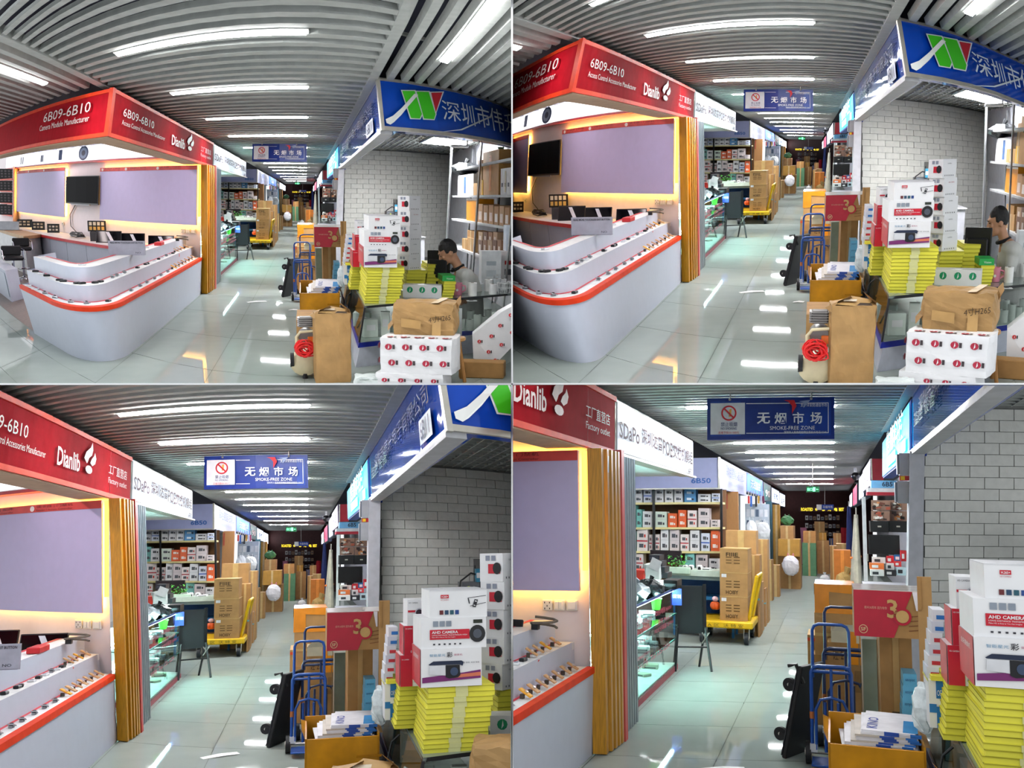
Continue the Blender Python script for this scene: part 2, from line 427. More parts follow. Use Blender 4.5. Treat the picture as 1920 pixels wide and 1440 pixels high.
    while z<1.0:
        x=0.84-(0.135 if r%2 else 0)
        while x<3.5:
            xa=max(x,0.83); xb=min(x+.268,3.55)
            if xb-xa>.03:
                d=rnd.uniform(0,.006); w.part('brick',G().box(xa,7.16-d,z+.002,xb-.004,7.182,z+.1005),M_BRICK)
            x+=.27
        z+=.1035; r+=1
    # stall column, beam and grid ceiling
    struct('trim_1','grey column at the corner of the brick wall',G().box(.685,7.0,-H,.815,7.2,.6),M_GREY)
    bm=T('trim_2','grey beam under the blue corner sign',None,(.75,3,.58),mapped=True,kind='structure',solo=True)
    bm.part('trim_2',bar(.70,.82,2.97,7.2,.575,.62,6,axis='y'),mat('B5B6BA',.4))
    gc=T('ceiling','open grid ceiling of the stall',None,(2,5,1.03),mapped=True,kind='structure',solo=True)
    gc.part('ceiling',grid((.8,2.95,1.14),(3.6,2.95,1.14),(.8,7.2,1.14),6,6),mat('3A3C40',.8))
    for i in range(22): x=.86+i*.125; gc.part('grid_bar',bar(x,x+.012,3,7.15,1.02,1.06,5,axis='y'),M_SLAT)
    for j in range(26): y=3.1+j*.158; gc.part('grid_bar',bar(.84,3.55,y,y+.012,1.02,1.06,5),M_SLAT)
    t=T('panel_lamp','square white panel lamp in the grid ceiling of the stall','lamp',(2.7,5.2,1.0),mapped=True)
    t.part('frame',bar(2.2,3.2,5.1,5.8,1.0,1.03,2),M_SLAT); t.part('diffuser',bar(2.23,3.17,5.13,5.77,.99,.999,2),M_LAMP[k])
BUILDERS=[]
def ax(k,u,v,X):
    d=ray(k,u,v); return d*(X/d.x)
def xtext(t,X,k,ul,vt,vb,ur,txt,material,bold=False,eps=.012,name='lettering',parent=None):
    """a line of text on a side face x = X, read off picture k; left end between vt and vb"""
    a=ax(k,ul,vb,X); b=ax(k,ul,vt,X); vmid=(vt+vb)/2; sgn=1 if X<0 else -1
    # right end: same heights, so only its column matters
    lo,hi=0.5,60.0; fn=lambda Y: hall_px(k,(X,Y,(a.z+b.z)/2))[0]
    inc=fn(3)<fn(30)
    for _ in range(50):
        md=(lo+hi)/2
        if (fn(md)<ur)==inc: lo=md
        else: hi=md
    Y1=lo
    return t.part(name,text_on((X+sgn*eps,a.y,a.z),(0,Y1-a.y,0),(0,0,b.z-a.z),txt,bold),material,parent)
def ytext(t,Y,k,u0,u1,vt,vb,txt,material,bold=False,eps=.012,parent=None,name='lettering'):
    um=(u0+u1)/2; vm=(vt+vb)/2; x0=at(k,u0,vm,Y).x; x1=at(k,u1,vm,Y).x; z0=at(k,um,vb,Y).z; z1=at(k,um,vt,Y).z
    return t.part(name,text_on((x0,Y-eps,z0),(x1-x0,0,0),(0,0,z1-z0),txt,bold),material,parent)
def rq(x0,x1,y,z0,z1,n=1): return grid((x0,y,z0),(x1,y,z0),(x0,y,z1),n,1)
M_LED=mat((255,196,84),emit=16.0,noise=0); M_BACKLIT=mat('FBFBFF',emit=1.15,noise=0)

def flame(X,Y,z0,w,h):
    g=G(); P=lambda a,b: (X,Y+w*a,z0+h*b)
    g.poly([P(.30,.30),P(.12,.45),P(.22,.66),P(.50,.86),P(.60,1.05),P(.66,.80),P(.60,.62),P(.42,.50),P(.36,.38)])
    g.poly([P(.52,.36),P(.60,.50),P(.74,.62),P(.80,.74),P(.90,.56),P(.84,.38),P(.66,.28)])
    c=[P(.45+.22*math.cos(i*.5236),.13+.13*math.sin(i*.5236)) for i in range(12)]; g.poly(c); return g

def red_shop(k):
    # ---------- corner sign
    t=T('shop_sign','red corner sign with orange frame over the display shop','sign',(-1.82,2.64,.55),mapped=True)
    b=t.part('body',bar(-4.9,-1.83,2.65,2.9,.56,1.03,10).join(bar(-2.08,-1.83,2.65,6.53,.56,1.03,10,axis='y')),M_RED)
    tr=G()
    for z0,z1 in ((.545,.585),(1.0,1.04)):
        tr.join(bar(-4.9,-1.82,2.635,2.66,z0,z1,10)); tr.join(bar(-1.845,-1.815,2.635,6.54,z0,z1,10,axis='y'))
    t.part('frame',tr,M_ORANGE); t.part('corner_post',G().box(-1.865,2.63,.545,-1.812,2.69,1.045),M_ORANGE)
    t.part('soffit',bar(-4.9,-1.83,2.66,2.95,.535,.55,8).join(bar(-2.12,-1.83,2.66,6.5,.535,.55,8,axis='y')),M_TAN)
    ytext(t,2.64,1,85,169.5,201,219,'6B09-6B10',M_LET,parent=b); ytext(t,2.64,1,77,167,225,236,'Camera Module Manufacturer',M_LET,parent=b)
    xtext(t,-1.82,2,1104.5,107,126,1168,'6B09-6B10',M_LET,parent=b); xtext(t,-1.82,2,1100.5,133,144,1190.5,'Access Control Accessories Manufacturer',M_LET,parent=b)
    xtext(t,-1.82,2,1205,154,178,1235,'Dianlib',M_LET,bold=True,parent=b)
    p=ax(2,1237,186,-1.82); q=ax(2,1237,150,-1.82); t.part('emblem',flame(-1.808,p.y,p.z,.42,q.z-p.z+.03),M_LET,b)
    xtext(t,-1.82,4,1096,757,781,1141,'工厂直营店',mat('C9A9AE'),parent=b); xtext(t,-1.82,4,1096,789,807,1141,'Factory outlet',mat('C9A9AE'),parent=b)
    # ---------- lit slats inside the shop
    for i in range(15):
        x=-2.2-i*.33; struct('trim_3','white lit ceiling slat inside the red shop',bar(x-.12,x,2.95,5.6,.99,1.04,6,axis='y'),mat('DDDFF2',.5))
    for i in range(3):
        x=-2.7-i*1.5; s=T('strip_lamp','white lamp between the ceiling slats inside the red shop, %s from the post'%ORD[i],'lamp',(x,4.0,1.0),mapped=True); s.part('housing',bar(x-.05,x+.05,3.2,5.2,1.0,1.03,4,axis='y'),M_SLAT); s.part('tube',bar(x-.04,x+.04,3.2,5.2,.985,.999,4,axis='y'),mat('FFF0F0',emit=20,noise=0))
    # ---------- backlit frieze over the wall panels
    t=T('light_box','backlit white frieze of product pictures along the shop back wall','light box',(-5,5.7,.69),mapped=True)
    t.part('casing',bar(-8.6,-2.2,5.7,5.77,.68,1.03,12),M_WHITE); pn=t.part('panel',rq(-8.55,-2.25,5.695,.70,1.02,12),M_BACKLIT)
    t.part('ledge',bar(-8.7,-1.9,5.62,5.77,.645,.68,12),mat('C2303A',.4))
    for x,w,h in ((-7.45,.06,.2),(-7.33,.06,.2),(-6.3,.07,.17),(-6.22,.05,.17),(-5.5,.14,.24)):
        t.part('print',rq(x,x+w,5.69,.75,.75+h),mat('2B3F66'),pn)
    for r_,c in ((.16,'27406B'),(.12,'8FA3C4'),(.06,'1B2A4A')): t.part('print',G().disc((-4.6,5.688-.02*(.2-r_),.86),r_),mat(c),pn)
    t.part('print',G().poly([(-2.95,5.69,.74),(-2.65,5.69,.74),(-2.6,5.69,.9),(-2.9,5.69,.93)]),mat('2FA37A'),pn)
    # ---------- lavender panels with a glowing edge
    for x0,x1,z0,z1,lb in ((-4.04,-1.87,-.53,.515,'large blank lavender board with red header on shop wall'),(-7.62,-5.2,-.56,.57,'smaller lavender board with red header left of the television')):
        t=T('wall_board',lb,'board',((x0+x1)/2,5.66,z0),mapped=True)
        bd=t.part('panel',bar(x0,x1,5.66,5.70,z0,z1,8),M_PANEL); t.part('header',rq(x0,x1,5.655,z1-.075,z1,6),mat('D2453F',.5),bd)
        for f,s in ((.02,'多媒体 | 模组'),(.30,'门禁机 | 配件'),(.63,'读卡器 | 门禁机')):
            xx=x0+(x1-x0)*f; t.part('emblem',G().disc((xx+.03,5.65,z1-.04),.028,10),M_LET,bd); t.part('lettering',text_on((xx+.08,5.65,z1-.04),(.42,0,0),(0,0,.03),s),mat('7A1E22'),bd); t.part('lettering',text_on((xx+.08,5.65,z1-.066),(.42,0,0),(0,0,.018),'Reader / Access Controller'),mat('7A1E22'),bd)
        led=G()
        led.join(bar(x0+.02,x1-.02,5.735,5.755,z0+.03,z0+.06,4)); led.join(bar(x0+.02,x1-.02,5.735,5.755,z1-.06,z1-.03,4))
        led.box(x1-.05,5.735,z0+.05,x1-.02,5.755,z1-.05); led.box(x0+.02,5.735,z0+.05,x0+.05,5.755,z1-.05)
        t.part('light_strip',led,M_LED)
    t=T('light_strip','glowing amber strip light between the lavender board and the yellow pilaster','lamp',(-1.845,5.72,-.4),mapped=True,solo=True)
    t.part('light_strip',G().box(-1.852,5.70,-.38,-1.815,5.73,.51),mat((255,205,90),emit=1.6,noise=0))
    t=T('television','black television on the shop wall between two lavender boards','television',(-4.58,5.6,-.23),mapped=True)
    t.part('bezel',bar(-5.1,-4.05,5.62,5.67,-.24,.36,4),mat('26262A',.4)); t.part('screen',rq(-5.08,-4.07,5.615,-.21,.345,3),mat('060508',.5,noise=0,spec=.02)); t.part('stand_bar',bar(-4.9,-4.3,5.61,5.66,-.262,-.24),mat('9A9CA2',.4)); t.part('wall_bracket',G().box(-4.7,5.67,-.1,-4.4,5.76,.1),M_BLACK)
    t=T('cable','thin black cable hanging from the television to the back counter','cable',(-4.9,5.74,-.9),mapped=True,solo=True)
    t.part('cable',G().tube([(-4.85,5.74,-.26),(-5.05,5.74,-.5),(-5.03,5.74,-.75),(-4.8,5.7,-.87),(-4.6,5.66,-.85),(-4.5,5.62,-.91)],.012,6),M_BLACK)
    t=T('cable','coil of black cables lying on the back counter','cable',(-4.6,5.4,-.92),mapped=True,solo=True)
    g=G(); rnd=random.Random(3)
    for q in range(5): g.tube([(-4.55+.22*math.cos(a*.7+q)+rnd.uniform(-.03,.03),5.4+.1*math.sin(a*.7+q),-.915+.012*q+rnd.uniform(0,.03)) for a in range(10)],.012,6)
    t.part('cable',g,M_BLACK)
    # ---------- sockets and switches
    for i,(x0,x1,lb) in enumerate(((-2.2,-2.12,'white five-hole wall socket under the large board'),(-2.11,-2.02,'white double rocker switch plate between socket and other switch'),(-2.008,-1.916,'white rocker switch plate nearest the yellow pilaster'))):
        t=T('wall_socket' if i==0 else 'light_switch',lb,'socket' if i==0 else 'switch',((x0+x1)/2,5.75,-.69),mapped=True)
        pl=t.part('plate',G().cbox(x0,5.755,-.692,x1,5.78,-.608,.006),M_WHITE)
        if i==0:
            for dx,dz in ((-.02,.02),(.02,.02),(0,-.005),(-.02,-.025),(.02,-.025)): t.part('hole',G().box((x0+x1)/2+dx-.003,5.752,-.65+dz-.006,(x0+x1)/2+dx+.003,5.756,-.65+dz+.006),M_BLACK,pl)
        else:
            n=2 if i==1 else 1
            for q in range(n): w=(x1-x0-.024)/n; t.part('rocker',G().cbox(x0+.012+q*w,5.748,-.68,x0+.012+(q+1)*w-.003,5.757,-.62,.003),mat('F3F1EC',.3),pl)
    t=T('wall_socket','small white wall socket above the back counter','socket',(-4.95,5.75,-.7),mapped=True); t.part('plate',G().cbox(-5.4,5.755,-.76,-5.32,5.78,-.68,.006),M_WHITE); t.part('hole',G().box(-5.37,5.75,-.73,-5.35,5.756,-.71),M_BLACK)
    # ---------- back counter
    t=T('back_counter','long white counter with red edge along the shop back wall','counter',(-4.5,5.05,-H),mapped=True)
    t.part('body',bar(-7.0,-1.95,5.05,5.75,-H,-.985,10),M_CTR); t.part('top',bar(-7.0,-1.95,5.0,5.76,-.985,-.93,10),M_WHITE); t.part('edge_strip',bar(-7.0,-1.95,4.99,5.02,-.99,-.935,10),mat('D02B33',.4))
    for i in range(7): x=-6.4+i*.6; t.part('door',G().box(x+.004,5.04,-1.7,x+.596,5.052,-1.0),M_CTR)
    for i,(x,w) in enumerate(((-6.9,.34),(-6.18,.28),(-5.5,.25))):
        s=T('sample_board','small black sample board on the back counter, %s from the left'%ORD[i],'sample board',(x,5.5,-.93),group='small sample boards on the back counter',nat=True,h=.2)
        bd=s.part('board',G().cbox(-w/2,0,0,w/2,.02,.21,.005).rot(-.15,'x'),M_BLACK); s.part('easel_leg',G().box(-.01,.03,0,.01,.12,.012),M_BLACK)
        for a in range(3):
            for b in range(2): s.part('sample',G().box(-w/2+.04+a*w*.27,-.012,.05+b*.075,-w/2+.04+a*w*.27+w*.17,0,.09+b*.075).rot(-.15,'x'),mat('9A8F80' if (a+b)%2 else 'C9C2B4',.4),bd)
    s=T('sample_board','black sample board with gold chips behind the boxed device','sample board',(-4.08,5.6,-.78),nat=True,h=.2)
    bd=s.part('board',G().cbox(-.17,0,0,.17,.02,.22,.005),M_BLACK); s.part('pedestal',G().box(-.12,-.02,-.15,.12,.1,0),mat('2A2A2E'))
    for a in range(4):
        for b in range(2): s.part('chip',G().box(-.14+a*.075,-.012,.03+b*.095,-.09+a*.075,0,.1+b*.095),mat('C7A45A' if b==0 else 'D9D2C0',.35),bd)
    s=boxt('device_box','dark boxed device with gold front on the back counter','device',-3.98,-3.7,5.3,.2,-.93,-.745,mat('3A3A3E',.5),nat=True); s.fq('gold_front',.62,.08,.95,.95,mat('C79A3A',.4))
    for a in range(3): s.fq('label_print',.67,.2+a*.24,.9,.33+a*.24,mat('4A2E10'))
    # ---------- three tilted monitors
    for i,(x0,x1,z1) in enumerate(((-3.79,-3.35,-.735),(-3.2,-2.80,-.725),(-2.62,-2.2,-.73))):
        s=T('tilted_screen','black tilted screen on the back counter, %s from the cables'%ORD[i],'screen',((x0+x1)/2,5.3,-.93),h=.2,nat=True,group='tilted screens on the back counter')
        w=(x1-x0)/2; s.part('frame',G().cbox(-w,0,0,w,.02,.24,.006).rot(-.35,'x'),mat('1E1E22',.4)); s.part('screen',G().quad((-w+.012,-.004,.015),(w-.012,-.004,.015),(w-.012,-.004,.225),(-w+.012,-.004,.225)).rot(-.35,'x'),mat('0B0B10',.08,noise=0)); s.part('foot',G().box(-.1,.02,0,.1,.16,.015),mat('1E1E22',.4))
        s.part('painted_glare',G().quad((-w*.25,-.006,.215),(w*.02,-.006,.215),(w*.42,-.006,.03),(w*.15,-.006,.03)).rot(-.35,'x'),mat('E8E8F4',.3))  # pale band painted across the screen as a reflection
    s=T('notice_stand','clear acrylic notice standing on the counter top tier','sign',(-2.13,3.6,-.76),h=.18,nat=True)
    nb=s.part('sheet',G().box(-.215,0,0,.215,.012,.18),mat('A9A9B8',.25)); s.part('lettering',text_on((-.19,-.004,.145),(.38,0,0),(0,0,.02),'READ MORE TOUCHLESS EXIT BUTTON',True),mat('2A2A34'),nb); s.part('lettering',text_on((.1,-.004,.02),(.06,0,0),(0,0,.02),'NO'),mat('2A2A34'),nb); s.part('foot',G().box(-.2,0,-.002,.2,.06,.004),M_GLASS)

    # ---------- stepped display counter with rounded corner
    def path(off,n=14,x_end=-3.14,y_far=5.70,out=0.0):
        o=off-out; r=.6-o; P=[(x_end+off*.55,2.25+o)]
        for i in range(n+1):
            a=-math.pi/2+math.pi/2*i/n; P.append((-2.42+r*math.cos(a),2.85+r*math.sin(a)))
        for q in (3.3,3.9,4.5,5.1,y_far): P.append((-1.82-o,q))
        return P
    def wallstrip(off,z0,z1,out=0.0,out0=None):
        A=path(off,out=out if out0 is None else out0); B=path(off,out=out); n=len(A); g=G()
        return g.add([(x,y,z0) for x,y in A]+[(x,y,z1) for x,y in B],[(i,i+1,n+i+1,n+i) for i in range(n-1)])
    def topstrip(o0,o1,z,out=0.0):
        A=path(o0,out=out); B=path(o1); n=len(A); g=G()
        return g.add([(x,y,z) for x,y in A]+[(x,y,z) for x,y in B],[(i,i+1,n+i+1,n+i) for i in range(n-1)])
    t=T('display_counter','white three-step display counter with rounded corner and red edges','counter',(-2.0,2.6,-H),mapped=True)
    t.part('base_wall',wallstrip(0,-H,-1.155,.035,0.0),M_CTR,smooth=True)
    t.part('edge_band',wallstrip(0,-1.155,-1.105,.045).join(topstrip(0,.012,-1.105,.045)),M_ORANGE,smooth=True)
    t.part('lower_shelf',topstrip(.012,.13,-1.107),M_WHITE)
    t.part('red_strip',topstrip(.105,.132,-1.1045),mat('D4213C',.4)); t.part('middle_wall',wallstrip(.13,-1.107,-.925),M_CTR,smooth=True)
    t.part('middle_shelf',topstrip(.13,.26,-.925),M_WHITE); t.part('red_strip',topstrip(.237,.262,-.9225),mat('D4213C',.4))
    t.part('upper_wall',wallstrip(.26,-.925,-.76),M_CTR,smooth=True); t.part('upper_shelf',topstrip(.26,.46,-.76),M_WHITE); t.part('red_strip',topstrip(.42,.462,-.7575),mat('D4213C',.4))
    t.part('inner_wall',wallstrip(.46,-H,-.76),M_CTR)
    ends=G()
    for o0,o1,z in ((0,.14,-1.107),(.13,.27,-.925),(.26,.46,-.76)):
        a=path(o0)[0]; b=path(o1)[0]; ends.quad((a[0],a[1],-H),(a[0],a[1]+.5,-H),(a[0],a[1]+.5,z),(a[0],a[1],z))
    t.part('end_panel',ends,M_CTR)
    # gadgets on the steps
    def along(off,s):
        P=path(off,n=24); L=[0]
        for i in range(len(P)-1): L.append(L[-1]+math.dist(P[i],P[i+1]))
        d=s*L[-1]
        for i in range(len(P)-1):
            if L[i+1]>=d:
                f=(d-L[i])/(L[i+1]-L[i]); p=(P[i][0]+(P[i+1][0]-P[i][0])*f,P[i][1]+(P[i+1][1]-P[i][1])*f)
                return p, math.atan2(P[i+1][1]-P[i][1],P[i+1][0]-P[i][0])
        return P[-1],math.pi/2
    GD={'b':('black card reader','reader','1B1C20'),'s':('silver lock module','module','B9BBC2'),'w':('wooden-backed button plate','button plate','C79A6A'),'y':('yellow button plate','button plate','E5A52E'),'g':('white and grey keypad','keypad','E6E8EC')}
    def gadget(kind,off,z,s,lb,rot=0):
        (x,y),a=along(off,s); nm,cat,c=GD[kind]; e=T(nm.replace(' ','_').replace('-','_'),nm+' '+lb,cat,(x,y,z),a+rot,nat=True,h=.05)
        if kind in 'bsg': e.kx*=.62; e.ky*=.62; e.kz*=.8
        if kind in 'b': e.part('body',G().cbox(-.055,-.032,0,.055,.032,.028,.006),mat(c,.3)); e.part('face',G().box(-.035,-.02,.028,.035,.02,.031),mat('3A3D44',.15))
        elif kind=='s': e.part('plate',G().cbox(-.05,-.035,.02,.05,.035,.032,.004).rot(.25,'y'),mat(c,.25,metal=.6)); e.part('lens',G().cyl((0,0,.03),(0,0,.045),.018,n=10),M_BLACK); e.part('stand',G().box(-.035,-.02,0,.035,.02,.02),mat('8A8C92'))
        elif kind in 'wy': e.part('plate',G().cbox(-.025,-.05,.0,.025,.05,.012,.003).rot(.5,'x').move((0,0,.035)),mat(c,.5)); e.part('button',G().cyl((0,-.006,.042),(0,-.012,.052),.012,n=10),mat('D8D8DC',.3,metal=.7)); e.part('stand',G().box(-.015,.01,0,.015,.035,.03),mat('4A4036'))
        else: e.part('body',G().cbox(-.055,-.04,0,.055,.04,.02,.005),mat(c,.4)); e.part('keys',G().box(-.03,-.02,.02,.03,.02,.023),mat('8E96A6'))
    lo=[('g',.02),('g',.06),('s',.105),('s',.15),('s',.205),('s',.25),('b',.315),('s',.43),('s',.485),('s',.53),('s',.585),('s',.635),('s',.69),('y',.745),('w',.775),('w',.81),('w',.845),('w',.88),('w',.92),('w',.955)]
    md=[('b',.03),('g',.06),('b',.09),('b',.15),('b',.165),('b',.21),('b',.225),('b',.265),('b',.285),('s',.345),('s',.37),('g',.395),('s',.415),('b',.50),('b',.56),('b',.575),('g',.63),('b',.665),('g',.70),('s',.735),('g',.77),('b',.80),('w',.835),('w',.865),('y',.90),('w',.95)]
    up=[('g',.20),('g',.52),('g',.62),('g',.74)]
    for nm,lst,off,z in (('lower step',lo,.065,-1.107),('middle step',md,.19,-.925),('top step',up,.35,-.76)):
        for i,(kd,s) in enumerate(lst): gadget(kd,off,z,s,'on the %s, number %d from the left'%(nm,i+1) if False else 'on the %s, %s along'%(nm,ORD[i] if i<20 else ['twenty-first','twenty-second','twenty-third','twenty-fourth','twenty-fifth','twenty-sixth'][i-20]),rot=random.Random(i).uniform(-.2,.2))
    t=T('adapter','black plug and grey cable coil at the far end of the top step','cable',(-2.0,5.2,-.76),nat=True,h=.05)
    t.part('plug',G().box(-.07,-.03,0,-.02,.03,.05),M_BLACK); t.part('cable',G().tube([(.02+.1*math.cos(a*.8),.06*math.sin(a*.8),.02+.006*a) for a in range(12)],.01,6),mat('6C6257'))
    t=T('red_box','small red box lying at the far end of the top step','box',(-2.12,4.6,-.76),math.pi/2,nat=True,h=.05,solo=True); t.part('body',G().cbox(-.16,-.05,0,.16,.05,.05,.005),mat('C8262E',.4))
    # ---------- bar stools and furniture at the far left
    for i,(x,y,lb) in enumerate(((-4.75,3.15,'chrome bar stool with black seat nearest the camera'),(-5.4,4.05,'chrome bar stool with black seat behind the nearer stool'))):
        s=T('bar_stool',lb,'bar stool',(x,y,-H),.4,nat=True,h=.85); s.kx*=.74; s.ky*=.74
        s.part('base',G().lathe([(.21,0),(.2,.015),(.05,.04),(.03,.06)],n=20),mat('C9CBD2',.12,metal=1),smooth=True); s.part('column',G().cyl((0,0,.05),(0,0,.6),.028),mat('C9CBD2',.12,metal=1),smooth=True)
        s.part('foot_ring',G().tube([(.14*math.cos(a*.52),-.06+.14*math.sin(a*.52),.22) for a in range(13)],.012,6),mat('C9CBD2',.12,metal=1))
        s.part('seat',G().cbox(-.2,-.19,.6,.2,.19,.68,.03),mat('17171A',.35),smooth=True); s.part('backrest',G().cbox(-.2,.15,.68,.2,.2,.86,.02),mat('17171A',.35)); s.part('arm',G().tube([(-.21,.17,.8),(-.22,-.1,.78),(-.21,-.18,.62)],.012,6),mat('C9CBD2',.12,metal=1)); s.part('arm',G().tube([(.21,.17,.8),(.22,-.1,.78),(.21,-.18,.62)],.012,6),mat('C9CBD2',.12,metal=1))
    t=T('desk','wooden topped white reception desk behind the bar stools','desk',(-6.3,4.3,-H),mapped=True)
    t.part('body',bar(-8.2,-5.55,4.35,5.0,-H,-1.0,4),M_WHITE); t.part('top',bar(-8.2,-5.5,4.3,5.02,-1.0,-.93,4),mat('C8A67C',.5,noise=.15))
    t=T('cabinet','low white cabinet at the left edge','cabinet',(-5.2,2.69,-H),mapped=True); t.part('body',bar(-6.4,-4.36,2.7,3.1,-H,-1.25,3),M_CTR); t.part('door',bar(-6.3,-4.9,2.69,2.70,-1.72,-1.3,2),M_CTR); t.part('door',bar(-4.88,-4.4,2.69,2.70,-1.72,-1.3,2),M_CTR)
    s=T('laptop','silver laptop standing open on the wooden desk','laptop',(-6.6,4.5,-.93),nat=True,h=.2); s.part('lid',G().cbox(-.22,.0,0,.22,.015,.22,.006).rot(-.2,'x'),mat('9C9EA4',.3,metal=.6)); s.part('base',G().cbox(-.22,-.02,0,.22,.24,.015,.005),mat('9C9EA4',.3,metal=.6))
    t=T('wall_shelf','red edged shelves of sample trays at the far left','shelf',(-8.2,5.6,-.4),mapped=True)
    for z in (.33,-.02,-.37,-.72): t.part('shelf_board',bar(-9.1,-7.7,5.5,5.77,z,z+.035,3),mat('E0523A',.4))
    t.part('upright',G().box(-7.72,5.5,-.93,-7.68,5.77,.7),mat('E8C9C6'))
    for j,z in enumerate((.365,.015,-.335,-.685)):
        for i in range(2):
            x=-8.6+i*.5; s=T('sample_tray','black sample tray, %s of its pair, %s shelf from the top'%('left' if i==0 else 'right',ORD[j]),'tray',(x,5.55,z),h=.28,nat=True,group='sample trays on the red shelves'); bd=s.part('tray',G().cbox(-.21,0,0,.21,.03,.29,.006).rot(-.1,'x'),M_BLACK)
            for a in range(4):
                for b in range(3): s.part('chip',G().box(-.17+a*.09,-.01,.04+b*.08,-.12+a*.09,0,.085+b*.08).rot(-.1,'x'),mat('5A5458',.4),bd)
    # ---------- yellow folding pilaster, red strip, grey folding shutter
    t=T('folding_door','yellow wooden folding door leaves stacked beside the red shop','door',(-1.76,5.70,-H),mapped=True)
    for i,(x0,x1,y0,y1) in enumerate(((-1.81,-1.70,5.70,5.76),(-1.80,-1.682,5.79,5.84),(-1.79,-1.672,5.87,5.92),(-1.79,-1.665,5.95,6.0),(-1.79,-1.66,6.02,6.07))):
        t.part('door_leaf',G().box(x0,y0,-H+.01,x1,y1,.53),M_GOLD)
    t.part('handle_plate',G().box(-1.685,5.80,.33,-1.679,5.835,.48),M_ALU)
    t=T('door_post','slim red post between yellow leaves and grey shutter','post',(-1.7,6.1,-H),mapped=True,solo=True); t.part('door_post',G().box(-1.80,6.10,-H,-1.655,6.18,.55),mat('D6504A',.45))
    t=T('folding_shutter','grey corrugated folding shutter pushed open beside the showcase','shutter',(-1.75,6.45,-H),mapped=True)
    for i in range(7):
        y=6.2+i*.078; g=G().prism([(-1.80,y),(-1.705,y+.02),(-1.70,y+.05),(-1.80,y+.07)],-H+.01,.52); t.part('shutter_leaf',g,mat('8E959A',.35,metal=.3))
    t.part('track',G().box(-1.82,6.18,.535,-1.76,10.2,.555),M_ALU)
BUILDERS.append(red_shop)
